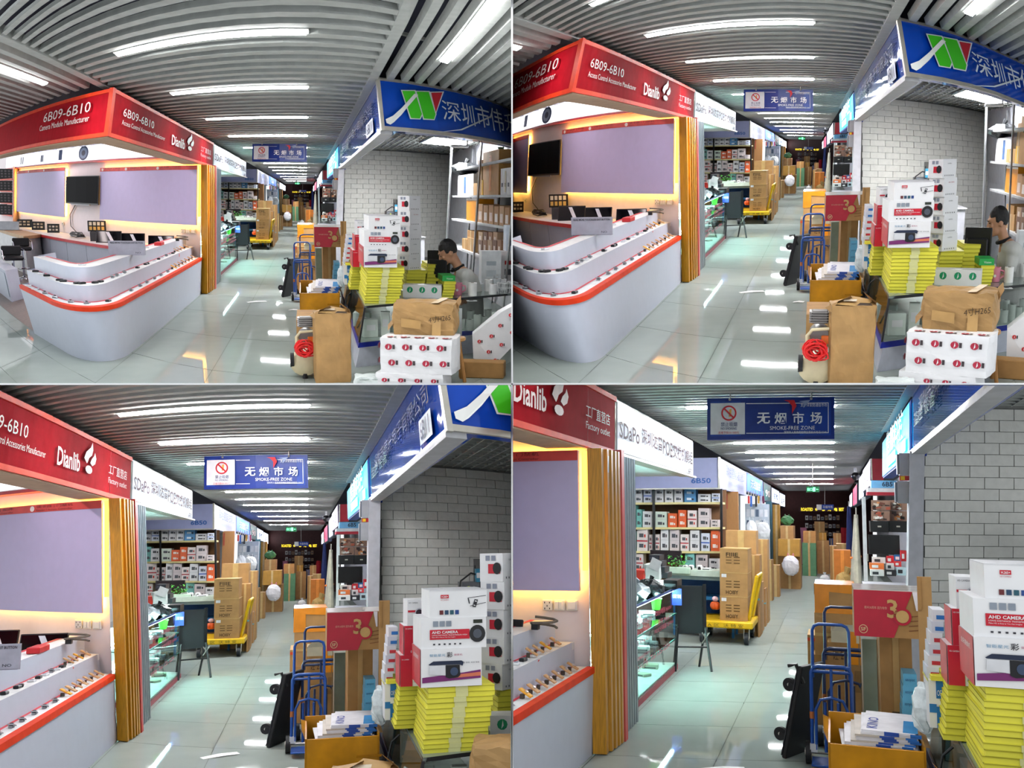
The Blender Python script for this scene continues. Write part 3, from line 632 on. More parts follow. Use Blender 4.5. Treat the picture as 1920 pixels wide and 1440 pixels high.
# ------------------------------------------------------------------ stalls down the left side of the aisle
def q4(x,y): return 960+x/4.0, 720+y/4.0       # enlargement of picture 4, upper left quarter
def mid_left(k):
    # lit white sign
    t=T('light_sign','long lit white sign with dark red lettering on left','sign',(-1.85,6.56,.56),mapped=True)
    t.part('casing',bar(-2.0,-1.835,6.57,10.35,.56,1.03,6,axis='y'),M_ALU); fc=t.part('face',grid((-1.825,6.6,.585),(-1.825,10.32,.585),(-1.825,6.6,1.01),6,1),mat('DDE6F2',emit=.3,noise=0))
    M=mat('3A0A22',.6,spec=.1)
    xtext(t,-1.82,4,1159,789,820,1197,'SDaPo',M,bold=True,parent=fc); xtext(t,-1.82,4,1201,801,832,1240,'深圳达普',M,bold=True,parent=fc)
    xtext(t,-1.82,4,1241,823,852,1259,'POE',M,bold=True,parent=fc); xtext(t,-1.82,4,1260,830,858,1297,'交换机模组',M,bold=True,parent=fc); xtext(t,-1.82,4,1289,877,890,1296.5,'6B30',M,bold=True,parent=fc)
    struct('trim_4','pale soffit behind the lit white sign',grid((-3.5,6.6,.57),(-1.9,6.6,.57),(-3.5,10.33,.57),2,4),M_WHITE)
    t=T('strip_lamp','unseen strip lamp added under the ceiling of the left stall','lamp',(-2.7,10.95,.9),mapped=True); t.part('housing',bar(-3.4,-2.1,10.9,11.02,.92,.96,2),M_SLAT); t.part('tube',bar(-3.4,-2.1,10.9,11.02,.90,.918,2),mat('FFFFFF',emit=45,noise=0))  # unseen lamp presumed in the stall, added to brighten the rack shelves
    # pale 6B50 fascia
    t=T('shop_sign','pale lavender stall sign with number above the shelves','sign',(-2.2,12.8,.5),mapped=True)
    b=t.part('body',bar(-3.6,-1.83,12.8,13.0,.5,1.0,3).join(bar(-2.0,-1.83,12.8,16.85,.5,1.0,3,axis='y')),mat('9DA3CC',.5,noise=.03))
    t.part('edge_trim',G().box(-1.85,12.78,.49,-1.815,12.82,1.01).join(bar(-3.6,-1.82,12.78,12.8,.49,.51,2)),M_ALU)
    ytext(t,12.8,4,*[960+1345/4,960+1492/4],720+705/4,720+745/4,'6B50',mat('2A5FA8'),bold=True,parent=b)
    xtext(t,-1.82,4,960+1600/4,720+600/4,720+690/4,960+1742/4,'深圳金易智能科技有限公司',mat('3E5FB0'),parent=b); xtext(t,-1.82,4,960+1620/4,720+730/4,720+755/4,960+1730/4,'SHENZHEN TECHNOLOGY CO LTD',mat('7A86B8'),parent=b)
    # row of further signs
    fs=[(16.95,21.0,.58,1.02,'2A6BFF',1.6,'bright blue lit sign after the pale stall sign','无线监控'),(21.2,23.8,.5,1.0,'0F6B6E',.0,'teal stall sign beyond the blue lit sign','90'),(24.0,27.5,.5,.98,'EAF2FF',1.5,'small white lit sign beyond the teal sign','安防'),(27.6,31.0,.45,.95,'F2F6FF',1.8,'farthest white lit sign on the left side','监控')]
    for y0,y1,z0,z1,c,e,lb,tx in fs:
        t=T('light_sign' if e else 'shop_sign',lb,'sign',(-1.9,y0,z0),mapped=True); t.part('casing',bar(-2.0,-1.84,y0,y1,z0,z1,2,axis='y'),mat('40506A')); f=t.part('face',grid((-1.835,y0+.1,z0+.03),(-1.835,y1-.1,z0+.03),(-1.835,y0+.1,z1-.03),2,1),mat(c,emit=e,noise=0))
        t.part('lettering',text_on((-1.825,y0+(y1-y0)*.2,z0+.12),(0,(y1-y0)*.6,0),(0,0,.2),tx,True),mat('FFFFFF' if c!='EAF2FF' and c!='F2F6FF' else '2A4A9A'),f)
    # product shelves under the pale sign
    t=T('shelf_rack','black framed product rack with yellow edged shelves','shelf',(-2.6,13.05,-H),mapped=True)
    t.part('back_panel',rq(-3.6,-1.8,13.45,-H,.5,3),mat('6B4A2E',.7))
    for z in (.283,-.135,-.535,-.875): t.part('shelf_board',bar(-3.6,-1.82,13.03,13.42,z-.035,z,2),mat('E2D79A',.5))
    for x in (-2.975,-1.83): t.part('post',G().box(x-.02,13.0,-H,x+.02,13.04,.5),M_BLACK)
    rows=[('top shelf',890,.283,[(920,785,980,'w'),(985,785,1055,'u'),(1072,785,1140,'w'),(1145,785,1212,'w'),(1216,785,1284,'w'),(1290,790,1385,'c'),(1392,825,1495,'w'),(1498,820,1562,'u')]),
      ('second shelf',1070,-.135,[(905,910,930,'t'),(931,940,975,'t'),(977,955,1055,'w'),(1072,957,1165,'n'),(1168,970,1242,'o'),(1245,945,1310,'o'),(1315,948,1390,'r'),(1395,932,1487,'p'),(1489,1018,1555,'p')]),
      ('third shelf',1250,-.535,[(903,1105,930,'t'),(931,1092,1022,'r'),(1025,1130,1052,'r'),(1070,1128,1110,'r'),(1112,1092,1176,'w'),(1180,1095,1258,'p'),(1260,1128,1330,'r'),(1333,1098,1410,'w'),(1416,1120,1488,'u'),(1490,1102,1558,'o')]),
      ('bottom shelf',1400,-.875,[(903,1275,985,'r'),(1295,1272,1372,'t'),(1375,1280,1472,'p'),(1475,1310,1550,'w')])]
    cm={'w':('white','E9E9EC'),'u':('white and blue','DDE4F2'),'c':('blue','4E8FC4'),'t':('teal','7FC4BC'),'n':('pale green','DCEBDD'),'o':('orange','E2622E'),'r':('white and red','EDE3E1'),'p':('pale pink','DACFD0')}
    for nm,vb,z,lst in rows:
        for i,(x0,v0,x1,c) in enumerate(lst):
            k_,w=4,0; u0,va=q4(x0,v0); u1,vbb=q4(x1,vb); zt=at(4,(u0+u1)/2,va,13.07).z
            s=boxt('product_box','%s box on the rack %s, %s from left'%(cm[c][0],nm,ORD[i]),'box',at(4,u0,950,13.07).x,at(4,u1,950,13.07).x-.012,13.07,.25,z,zt,mat(cm[c][1],.5,noise=.03),group='product boxes on the rack')
            for zz in (.1,.58):
                s.fq('picture',.22,zz+.06,.62,zz+.24,mat({'o':'F2E4DA','c':'DCEBF4'}.get(c,'54565C'))); s.fq('picture',.68,zz+.06,.82,zz+.2,mat({'o':'F2E4DA','r':'C23A2E'}.get(c,'2C2C30')))
            if c in 'ru': s.fq('stripe',0,.44,1,.5,mat('C2303A' if c=='r' else '2A5FC0'))
            s.part('lid_seam',G().box(s.bx0,-.002,s.h*.505,s.bx1,-.001,s.h*.512),mat('8A8A8E'),s.body)
    # glass showcase
    t=T('showcase','lit glass showcase with dark red base along the aisle','showcase',(-1.85,7.1,-H),mapped=True)
    t.part('base',bar(-2.4,-1.84,7.1,9.27,-H,-1.735,3,axis='y'),mat('9C1F3A',.35)); t.part('back',grid((-2.4,7.1,-1.73),(-2.4,9.27,-1.73),(-2.4,7.1,-.83),3,1),mat('DDF3F0',.5))
    for z in (-1.13,-1.43): t.part('glass_shelf',bar(-2.38,-1.86,7.12,9.25,z,z+.012,2,axis='y'),M_GLASS); t.part('shelf_edge',bar(-1.858,-1.845,7.12,9.25,z-.003,z+.014,2,axis='y'),mat('6FB7AE',.2))
    t.part('floor_pane',bar(-2.39,-1.86,7.12,9.25,-1.735,-1.72,2,axis='y'),mat('E4F2EE',.4))
    gp=t.part('front_pane',grid((-1.84,7.1,-1.735),(-1.84,9.27,-1.735),(-1.84,7.1,-.83),2,1),M_GLASS); t.part('end_pane',rq(-2.4,-1.84,9.27,-1.735,-.83),M_GLASS); t.part('end_pane',rq(-2.4,-1.84,7.1,-1.735,-.83),M_GLASS); t.part('top_pane',bar(-2.4,-1.84,7.1,9.27,-.83,-.818,2,axis='y'),M_GLASS)
    t.part('top_edge',bar(-1.85,-1.832,7.1,9.28,-.832,-.81,2,axis='y'),mat('3C4A8C',.3)); t.part('light_strip',bar(-1.90,-1.87,7.15,9.2,-.85,-.838,2,axis='y'),mat('C8FFF4',emit=140,noise=0))
    for i,z in enumerate((-1.4,-1.1)): t.part('light_strip',bar(-2.38,-2.36,7.15,9.2,z,z+.012,2,axis='y'),mat('C8FFF4',emit=55,noise=0))
    MR=mat('C23A5A',.5)
    for ul,vt,vb,ur,tx in ((1187,1149,1164,1199,'SDaPo'),(1187,1168,1183,1220,'交换机 POE Switch'),(1187,1186,1198,1219,'模块 OLT Module'),(1187,1206,1217,1219,'光猫 Media Conv'),(1187,1236,1248,1216,'Web: www.poe.com'),(1187,1254,1267,1213,'接各种定制'),(1226,1147,1160,1258,'POE供电器 Injector'),(1226,1166,1178,1258,'光模块 Module'),(1226,1180,1192,1262,'POE分离器 Splitter'),(1218,1230,1240,1254,'Tel 135-1234')):
        xtext(t,-1.84,4,ul,vt,vb,ur,tx,MR,parent=gp,eps=.01)
    rnd=random.Random(11)
    for j,(z,n) in enumerate(((-1.72,5),(-1.418,8),(-1.118,8))):
        for i in range(n):
            y=7.25+i*(1.9/n)+rnd.uniform(0,.08); w=rnd.uniform(.12,.2); x=rnd.uniform(-2.2,-2.02)
            s=T('showcase_device','%s device in the showcase, %s tier, %s from the near end'%(('pale green' if j==0 else 'white'),('bottom','middle','top')[j],ORD[i]),'device',(x,y,z),rnd.uniform(-.5,.5),nat=True,h=.06,group='devices in the glass showcase')
            bd=s.part('body',G().cbox(-w/2,-.07,0,w/2,.07,.035+.02*(i%3),.006),mat('CFE6C8' if j==0 else ('D8E4E6' if i%3 else '5E6C72'),.4)); s.part('port_row',G().box(-w*.35,-.074,.01,w*.35,-.069,.022),mat('2E3A40'),bd)
    s=T('bucket','bright green plastic basket in the far end of the showcase','basket',(-2.05,9.05,-1.118),nat=True,h=.2); s.part('body',G().lathe([(.05,.06),(.07,.19),(.065,.19),(.047,.065)],n=16),mat('59E03A',.4)); s.part('rim',G().lathe([(.07,.18),(.078,.19),(.07,.2)],n=16,cap=False),mat('59E03A',.4))
    s=T('price_tag','blue price tag on the far corner of the showcase','tag',(-1.83,9.2,-1.02),nat=True,h=.15); s.part('card',G().box(-.06,-.005,0,.06,.005,.2),mat('2A3FB0',.4)); s.part('lettering',text_on((-.05,-.008,.08),(.1,0,0),(0,0,.05),'深圳'),M_WHITE)
    # things on the showcase
    rnd=random.Random(4)
    for i,(x,y,c,lb) in enumerate(((-2.1,7.6,'9AA2A8','clear plastic bag of fittings on the showcase, nearest of its row'),(-2.05,8.0,'AEB6BC','clear plastic bag of fittings on the showcase, behind the nearest bag'),(-2.0,8.45,'1B1C20','black plastic bag of parts on the showcase'))):
        s=T('plastic_bag',lb,'bag',(x,y,-.815),nat=True,h=.15); s.part('bag',G().ball((0,0,.07),(.2,.14,.085),14,8).jitter(.018,rnd),mat(c,.25,noise=.35,scale=25)); s.part('knot',G().cyl((.02,0,.13),(.05,0,.2),.02,.035,6).jitter(.008,rnd),mat(c,.25,noise=.35,scale=25))
    boxpx('network_switch','black network switch on the far end of the showcase','switch',(4,1242,1088,1270,1104),9.0,.3,M_BLACK).fq('port_row',.1,.25,.9,.6,mat('3E4248'))
    s=boxpx('display_box','white printed box with small pictures behind the bags','box',(4,1200,1088,1240,1103),8.9,.15,M_WHITE)
    for a in range(5): s.fq('picture',.05+a*.19,.15,.2+a*.19,.8,mat(('4A5A8A','8A4A4A','3A3A44')[a%3]))
    s=T('paper_stack','crumpled white paper bag behind the showcase','bag',(at(4,1225,1075,9.6).x,9.6,at(4,1225,1090,9.6).z),nat=True,h=.2); s.part('bag',G().cbox(-.11,-.06,0,.1,.06,.24,.03).jitter(.02,rnd),mat('E6ECEA',.5)); s.part('flap',G().box(-.12,-.07,.14,.02,-.06,.28).rot(.4,'y'),M_WHITE)
    s=boxpx('plastic_bin','red plastic bin behind the showcase','bin',(4,1185,1069,1207,1100),9.9,.3,mat('E0382A',.4)); s.part('rim',G().box(s.bx0-.02,-.02,s.h-.03,s.bx1+.02,s.D+.02,s.h),mat('E0382A',.4))
    for i in range(4):
        boxpx('recorder','black network recorder in the stack behind the showcase, %s from the top'%ORD[i],'recorder',(4,1216+i*2+(6 if i>1 else 0),1041+i*11,1237+i*5,1051+i*11),10.3-.05*i,.3,mat('2B2E38',.4),group='stacked black recorders').fq('front_panel',.1,.25,.6,.7,mat('4A4E5C'))
    boxpx('monitor','black monitor in front of the lowest rack shelf','monitor',(4,1217,1032,1279,1054),12.4,.06,mat('1A1418',.3)).fq('screen',.03,.06,.97,.94,mat('241A1E',.2))
    s=T('potted_plant','bushy green plant on the stall counter','plant',(at(4,1271,1060,11.8).x,11.8,at(4,1271,1068,11.8).z),nat=True,h=.2)
    s.part('planter',G().cbox(-.2,-.08,-.06,.2,.08,.04,.01),mat('B9D2BE',.4)); rnd=random.Random(8)
    for i in range(46):
        a=rnd.uniform(0,6.28); r_=rnd.uniform(.02,.2); c=Vector((r_*math.cos(a),r_*.6*math.sin(a),rnd.uniform(.05,.2))); d=rnd.uniform(0,6.28); w=.035
        s.part('leaf',G().poly([c+Vector((-w*math.cos(d),-w*math.sin(d),0)),c+Vector((w*.5*math.sin(d),-w*.5*math.cos(d),.02)),c+Vector((w*math.cos(d),w*math.sin(d),-.015)),c+Vector((-w*.5*math.sin(d),w*.5*math.cos(d),.02))]),mat('3E9A3C' if i%3 else '6CC04A',.5))
    t=boxpx('stall_counter','pale green counter under the plant','counter',(4,1245,1069,1352,1080),11.75,.5,mat('BFD0C4',.4)); t.part('front',G().box(t.bx0,.05,-.06,t.bx1,.5,0),mat('8FA4A8',.4))
    # blue table with white cameras
    t=T('work_table','blue two-tier work table with white cameras on it','table',(-2.0,11.9,-H),h=1.0)
    for z in (.98,.62,.25): t.part('table_top' if z>.9 else 'tier',G().box(-.45,-.02,z-.05,.55,.5,z),mat('1E6FA8',.4))
    for x in (-.43,.52): t.part('leg',G().box(x-.02,0,0,x+.02,.04,.95),mat('1E6FA8',.4)); t.part('leg',G().box(x-.02,.44,0,x+.02,.48,.95),mat('1E6FA8',.4))
    t.part('back_panel',G().box(-.4,.46,.3,.5,.48,.95),mat('1D4F86',.5)); tz=t.top()-.02*t.kz
    for i,(u,v) in enumerate(((1278,1090),(1285,1092),(1296,1089),(1312,1092),(1322,1096))):
        p=at(4,u,v,11.9); s=T('dome_camera' if i!=4 else 'white_device',('white camera on the blue table, %s from left'%ORD[i]) if i!=4 else 'flat white device beside the cameras on the table','camera' if i!=4 else 'device',(p.x,11.9,-.83),nat=True,h=.1,zl=tz,group='white cameras on the blue table' if i!=4 else None)
        if i!=4: s.part('housing',G().cbox(-.045,-.04,0,.045,.06,.12,.02),M_WHITE,smooth=True); s.part('lens',G().ball((0,-.04,.06),(.025,.015,.04),10,6),M_BLACK)
        else: s.part('housing',G().cbox(-.1,-.03,0,.1,.1,.08,.01),M_WHITE); s.part('front_panel',G().box(-.07,-.034,.02,.07,-.03,.06),mat('3A4048'))
    for i,(x,lb) in enumerate(((1305,'brown jar on the middle tier of the blue table'),)):
        p=at(4,1304,1120,11.95); s=T('jar',lb,'jar',(p.x,11.95,p.z),nat=True,h=.1); s.part('body',G().lathe([(.04,0),(.045,.02),(.045,.1),(.03,.13)],n=14),mat('8A4A3A',.3)); s.part('lid',G().cyl((0,0,.13),(0,0,.15),.032),M_WHITE)
    p=at(4,1341,1143,11.5); s=T('pumpkin_pot','small orange pumpkin shaped pot beside the cartons','pot',(p.x,11.5,p.z),nat=True,h=.1)
    for i in range(6): s.part('lobe',G().ball((.035*math.cos(i*1.047),.035*math.sin(i*1.047),.06),(.045,.045,.06),8,6),mat('E8622A',.4),smooth=True)
    s.part('flower',G().ball((0,0,.16),(.05,.04,.04),8,6),mat('F0C8D0',.5))
    # A-frame board
    t=T('easel_board','black easel blackboard standing at the end of the showcase','blackboard',(-1.68,9.3,-H),.25,nat=1.6,h=1.0)
    t.part('board',G().box(-.17,-.02,.42,.16,.02,1.0).rot(-.08,'x'),mat('14181C',.6)); t.part('frame_rail',G().box(.15,-.03,.38,.19,.03,1.02).rot(-.08,'x'),M_BLACK); t.part('frame_rail',G().box(-.2,-.03,.38,-.16,.03,1.02).rot(-.08,'x'),M_BLACK)
    for a,b in (((.17,-.05,.5),(.24,-.16,0)),((.17,0,.5),(.1,.1,0)),((-.17,-.05,.5),(-.2,-.16,0)),((-.17,0,.5),(-.22,.14,0))): t.part('leg',G().tube([a,b],.016,6),M_BLACK)
    t.part('crossbar',G().tube([(-.2,-.1,.28),(.21,-.1,.28)],.012,6),M_BLACK); t.part('tape',G().box(.16,-.07,.36,.2,-.04,.44),mat('D8DCE0',.3)); t.part('brace',G().tube([(.13,-.08,.32),(.22,-.08,.45)],.008,5),M_ALU); t.part('brace',G().tube([(.22,-.08,.32),(.13,-.08,.45)],.008,5),M_ALU)
    # yellow trolley with cartons
    t=T('platform_trolley','yellow platform trolley with black wheels','trolley',(-1.55,11.2,-H),h=.33)
    t.part('deck',G().cbox(-.44,0,.23,.44,.9,.33,.015),mat('EFC21A',.4)); t.part('push_handle',G().tube([(.36,.2,.33),(.50,.1,1.0)],.03,8),mat('EFC21A',.4)); t.part('push_handle',G().tube([(.36,.75,.33),(.5,.8,1.0)],.03,8),mat('EFC21A',.4)); t.part('handle_bar',G().tube([(.5,.1,1.0),(.5,.8,1.0)],.025,8),mat('EFC21A',.4))
    t.part('lettering',text_on((-.36,-.006,.25),(.3,0,0),(0,0,.05),'搬 A 区'),mat('7A5A10')); t.part('lettering',text_on((0,-.006,.25),(.3,0,0),(0,0,.05),'沃 特 安'),mat('7A5A10'))
    for x,y in ((-.33,.06),(.34,.06),(-.33,.8),(.34,.8)):
        w=t.part('wheel',G().cyl((x-.03,y,.09),(x+.03,y,.09),.09,n=18),mat('1C2228',.5),smooth=True); t.part('hub',G().cyl((x-.034,y,.09),(x+.034,y,.09),.035,n=10),M_ALU,w); t.part('caster_fork',G().box(x-.045,y-.03,.09,x-.035,y+.03,.24).join(G().box(x+.035,y-.03,.09,x+.045,y+.03,.24)),M_ALU)
    deck=t; prev=t
    for i,(v0,v1) in enumerate(((1127,1172),(1081,1126),(1035,1080))):
        s=boxpx('carton','brown carton on the yellow trolley, %s of three'%('bottom','middle','top')[i],'carton',(4,1349,v0,1403,v1),11.3,.55,M_CARD,on=prev,group='cartons on the yellow trolley'); prev=s
        s.ft('HOIIIY' if i<2 else 'FIIIE',.22,.1 if i<2 else .68,.66,.26 if i<2 else .84,mat('4A3418'),bold=True); s.part('tape',G().box(s.bx0-.003,-.003,s.h*.985,s.bx1+.003,s.D,s.h+.003),mat('CBA86A',.3),s.body)
        for a in range(3):
            s.fq('print_line',.22,.38+a*.12,.42,.42+a*.12,mat('6A4C24')); s.fq('print_line',.5,.38+a*.12,.72,.42+a*.12,mat('6A4C24'))
        if i<2: s.fq('label',.06,.8,.24,.94,M_WHITE)
    # tall cartons behind the trolley
    for i,(px,Y,g_,lb,m_) in enumerate(((( 4,1361,995,1420,1040),12.3,0,'tall brown carton standing behind the trolley',M_CARD),((4,1402,1041,1426,1190),12.0,0,'narrow brown carton right behind the trolley handle',M_CARD2),((4,1420,1012,1441,1160),13.6,1,'brown carton leaning beside the plastic bag pile',M_CARD),((4,1404,1060,1422,1150),12.9,1,'flattened carton behind the trolley handle',M_CARD2),((4,1426,1090,1440,1150),14.6,1,'small brown carton at the end of the stack',M_CARD2))):
        s=boxpx('carton',lb,'carton',px,Y,.4,m_,ground=(i!=1) or True); s.part('tape',G().box(s.bx0*.2,-.004,0,s.bx1*.2,-.002,s.h),mat('C9A76B',.3),s.body)
    for i in range(3):
        s=boxpx('wooden_board','pale wooden board leaning behind the trolley, %s from the handle'%ORD[i],'board',(4,1421+i*6,1080+i*12,1424+i*6,1185-i*10),11.9+.6*i,.3,mat('B98C58',.6,wood=True),ground=True); s.part('strap',G().box(s.bx0-.003,-.004,s.h*.6,s.bx1+.003,.1,s.h*.63),mat('5FB4C4',.4),s.body)
    t=boxpx('door_panel','brown wooden door panel under the pale stall sign','panel',(4,1360,922,1386,1010),14.4,.08,mat('B07F4E',.6,wood=True),ground=True); t.fq('lettering_strip',.08,.86,.2,.98,mat('A8493A'))
    # bag pile and hanging goods
    rnd=random.Random(21)
    for i,(u0,v0,u1,v1,Y,c,lb) in enumerate(((1398,975,1420,1020,15.5,'DDE3EA','white plastic bag on the left pile, nearest'),(1415,978,1445,1015,16.3,'EEF1F4','large white plastic bag on the left pile'),(1466,1042,1500,1080,19.5,'F4F0F2','round white bag with pink handles on the floor'),(1463,967,1489,985,21,'4F8C58','green cloth bundle on the left cartons'))):
        p=at(4,(u0+u1)/2,v1,Y); a=at(4,u0,v1,Y).x; b=at(4,u1,v1,Y).x; hh=at(4,u0,v0,Y).z-at(4,u0,v1,Y).z; w=(b-a)/2
        s=T('plastic_bag' if i<3 else 'cloth_bundle',lb,'bag',(p.x,Y,p.z),nat=True,h=hh); s.part('bag',G().ball((0,0,hh/2),(w,w*.7,hh/2),14,9).jitter(w*.07,rnd),mat(c,.4,noise=.12,scale=6)); s.part('handle' if i<3 else 'fold',G().tube([(-w*.4,0,hh*.85),(-w*.3,0,hh*1.12),(0,0,hh*.9),(w*.3,0,hh*1.12),(w*.4,0,hh*.85)],w*.07,6),mat('E87FA0' if i==2 else c,.4))
    for i in range(7):
        u=1402+i*4.6; s=boxpx('hanging_pack','small coloured pack hanging under the blue lit sign, %s from left'%ORD[i],'pack',(4,u,930,u+3.6,944+6*(i%2)),17.2+.3*i,.06,mat(('C23A3A','2E5FB0','E8E4DC','2A2A30','D8A23A','DADDE2','8A3A5A')[i],.5),group='packs hanging under the blue sign'); s.part('hook',G().box(-.01,0,s.h,.01,.02,s.h+.12),M_ALU)
    t=boxpx('display_rack','white wire rack of small devices behind the bags','rack',(4,1398,945,1444,985),18.2,.3,mat('BFCBD6',.4),ground=True)
    for a in range(5):
        for b in range(3): t.fq('device',.06+a*.19,.62+b*.12,.2+a*.19,.7+b*.12,mat(('EDEFF2','5A6C84','D9DEE6')[(a+b)%3]))
    # far cartons on the left
    for i,(px,Y,D,c,lb) in enumerate((((4,1463,986,1488,1010),20.5,1,'B58B57','brown carton topping the far left pile'),((4,1459,1011,1500,1043),20.0,1,'B98A3C','yellowish carton in the middle of the far left pile'),((4,1460,1043,1502,1095),20.3,1,'A67C49','large carton at the bottom of the far left pile'),((4,1447,1060,1462,1110),18.2,.4,'B08650','tall carton leaning by the far left pile'),((4,1440,1050,1449,1105),17.3,.4,'9F7745','narrow carton leaning at the aisle edge'),((4,1451,946,1464,1025),21,.3,'B68A3A','tall yellow plank standing at the far left'))):
        s=boxpx('carton' if i<5 else 'plank',lb,'carton' if i<5 else 'plank',px,Y,D,mat(c,.7),ground=(i not in (0,1))); s.part('tape' if i<5 else 'strap',G().box(-.03,-.006,0,.03,-.003,s.h),mat('CFB27A',.35),s.body)
    boxpx('display_stand','teal display stand under the far left signs','stand',(4,1438,940,1449,1045),22,.2,mat('3A6A7C',.5),ground=True).part('post',G().box(-.02,-.1,0,.02,0,1.6),M_ALU)
    # loose litter on the floor
    for i,(u,v,w,rz) in enumerate(((2,1410,548),(2,1497,567),(4,1240,1327)) and ((1410,548,.34,.4),(1497,567,.14,-.2))):
        p=fl(2,u,v); s=T('paper_scrap','white paper scrap on the aisle floor'+(' near the middle' if i==0 else ' beside the cartons'),'paper',(p.x,p.y,-H+.002),rz,nat=True,h=.02,solo=True); s.part('paper_scrap',G().add([(-w/2,-.05,0),(0,-.07,.012),(w/2,-.04,.004),(w/2,.05,.01),(0,.04,.018),(-w/2,.05,0)],[(0,1,4,5),(1,2,3,4)]),mat('F0F2F0',.6))
BUILDERS.append(mid_left)

def aisle_middle(k):
    # hanging no-smoking sign
    t=T('hanging_sign','blue smoke-free zone sign hanging over the aisle','sign',(-.65,6.85,.7),mapped=True)
    Y=6.85; x0=at(4,1326,784,Y).x; x1=at(4,1564.5,784,Y).x; z1=at(4,1445,745,Y).z; z0=at(4,1445,823.5,Y).z; M=mat('123F9A',.4); W=x1-x0; D=z1-z0
    t.part('frame',bar(x0,x1,Y,Y+.06,z0,z1,2),mat('0E2F80',.4)); b=t.part('panel',rq(x0+.03,x1-.03,Y-.003,z0+.03,z1-.03),M); wp=t.part('white_panel',rq(x0+W*.027,x0+W*.30,Y-.006,z0+.045,z1-.045),mat('D9DCE2',.5))
    t.part('border',G().join(rq(x0+W*.31,x1-.05,Y-.005,z0+.05,z0+.056)).join(rq(x0+W*.31,x1-.05,Y-.005,z1-.056,z1-.05)).join(rq(x1-.056,x1-.05,Y-.005,z0+.05,z1-.05)),M_WHITE)
    e=.011
    for tx,ua,ub,va,vb,c in (('无',1440-40/4*1.4+4,1440+5,774,795,'w'),('烟',1440+50/4,1440+138/4,774,795,'w'),('市',1440+185/4,1440+270/4,773,795,'w'),('场',1440+318/4,1440+405/4,773,795,'w'),('SMOKE-FREE ZONE',1440+15/4,1440+352/4,799,806,'w'),('深圳市人民政府控烟监督投诉电话12345',1440+120/4,1440+440/4,808,813,'w'),('太平洋安防通信市场',1440+245/4,1440+442/4,756,763,'w'),('禁止吸烟',960+1568/4,960+1690/4,792,800,'b'),('NO SMOKING',960+1568/4,960+1686/4,801.5,806,'b'),('违者罚款50-500元',960+1548/4,960+1704/4,809,814,'r')):
        if tx=='无': ua,ub=960+1838/4,1444
        ytext(t,Y,4,ua,ub,va,vb,tx,{'w':mat('E8EBF2'),'b':mat('26356E'),'r':mat('C2303A')}[c],bold=tx in '无烟市场',eps=e,parent=b)
    c=at(4,960+1628/4,720+220/4,Y); r=at(4,960+1685/4,720+220/4,Y).x-c.x
    t.part('prohibition_ring',G().ring((c.x,Y-.012,c.z),r*.8,r,28),mat('C8202E',.4),wp); t.part('prohibition_bar',G().quad((c.x-r*.7,Y-.013,c.z+r*.55),(c.x-r*.55,Y-.013,c.z+r*.7),(c.x+r*.7,Y-.013,c.z-r*.55),(c.x+r*.55,Y-.013,c.z-r*.7)),mat('C8202E',.4),wp); t.part('cigarette',G().quad((c.x-.0*r,Y-.01,c.z-r*.5),(c.x+r*.3,Y-.01,c.z-r*.4),(c.x+r*.35,Y-.01,c.z+r*.6),(c.x+r*.05,Y-.01,c.z+r*.5)),mat('E0A84A',.5),wp)
    q=at(4,1440+180/4,720+165/4,Y); t.part('emblem',G().poly([(q.x-.07,Y-.012,q.z+.05),(q.x+.02,Y-.012,q.z+.05),(q.x+.04,Y-.012,q.z),(q.x,Y-.012,q.z-.07),(q.x-.0,Y-.012,q.z),(q.x-.03,Y-.012,q.z+.035)]),mat('C8202E'),b); t.part('emblem',G().poly([(q.x+.06,Y-.012,q.z+.04),(q.x+.16,Y-.012,q.z+.05),(q.x+.1,Y-.012,q.z-.02),(q.x+.1,Y-.012,q.z+.03)]),mat('8FA0C8'),b)
    for x in (x0+W*.18,x1-W*.18): t.part('hanger',G().cyl((x,Y+.03,z1),(x,Y+.03,1.12),.006,n=6),M_ALU); t.part('screw',G().ball((x,Y-.004,z1-.015),.012,8,6),M_ALU)
    # exit sign
    Y=15.5; t=T('exit_sign','green lit exit sign hanging far down the aisle','sign',(-.4,Y,.5),mapped=True); c=at(4,1524,917.5,Y); w=.26
    t.part('casing',G().box(c.x-w*.5,Y,c.z-.06,c.x+w*.5,Y+.05,c.z+.06),mat('0B3A22')); f=t.part('face',rq(c.x-w*.48,c.x+w*.48,Y-.003,c.z-.05,c.z+.05),mat('0F5A34',emit=.4,noise=0)); t.part('lettering',text_on((c.x-w*.42,Y-.008,c.z-.03),(w*.38,0,0),(0,0,.06),'出口',True),mat('7CFFB0',emit=1.5,noise=0),f)
    t.part('running_figure',G().quad((c.x,Y-.008,c.z-.04),(c.x+.05,Y-.008,c.z-.04),(c.x+.05,Y-.008,c.z+.04),(c.x,Y-.008,c.z+.04)),mat('7CFFB0',emit=1.5,noise=0),f); t.part('arrow',G().poly([(c.x+.07,Y-.008,c.z+.01),(c.x+.07,Y-.008,c.z-.01),(c.x+.12,Y-.008,c.z)]),mat('7CFFB0',emit=1.5,noise=0),f); t.part('hanger',G().cyl((c.x,Y+.02,c.z+.06),(c.x,Y+.02,1.1),.01,n=6),M_ALU); t.part('lamp_head',G().ball((c.x-.05,Y+.02,c.z+.1),.035,8,6),M_WHITE)
    # shop at the end of the aisle
    Y=30.0; X=lambda u: at(4,u,980,Y).x; Z=lambda v: at(4,1540,v,Y).z
    t=T('shop_sign','dark sign with yellow lettering over the far end shop','sign',(0,Y,Z(958)),mapped=True); b=t.part('body',G().box(X(1498),Y,Z(959),X(1585),Y+.2,Z(951)),mat('3A1418',.5))
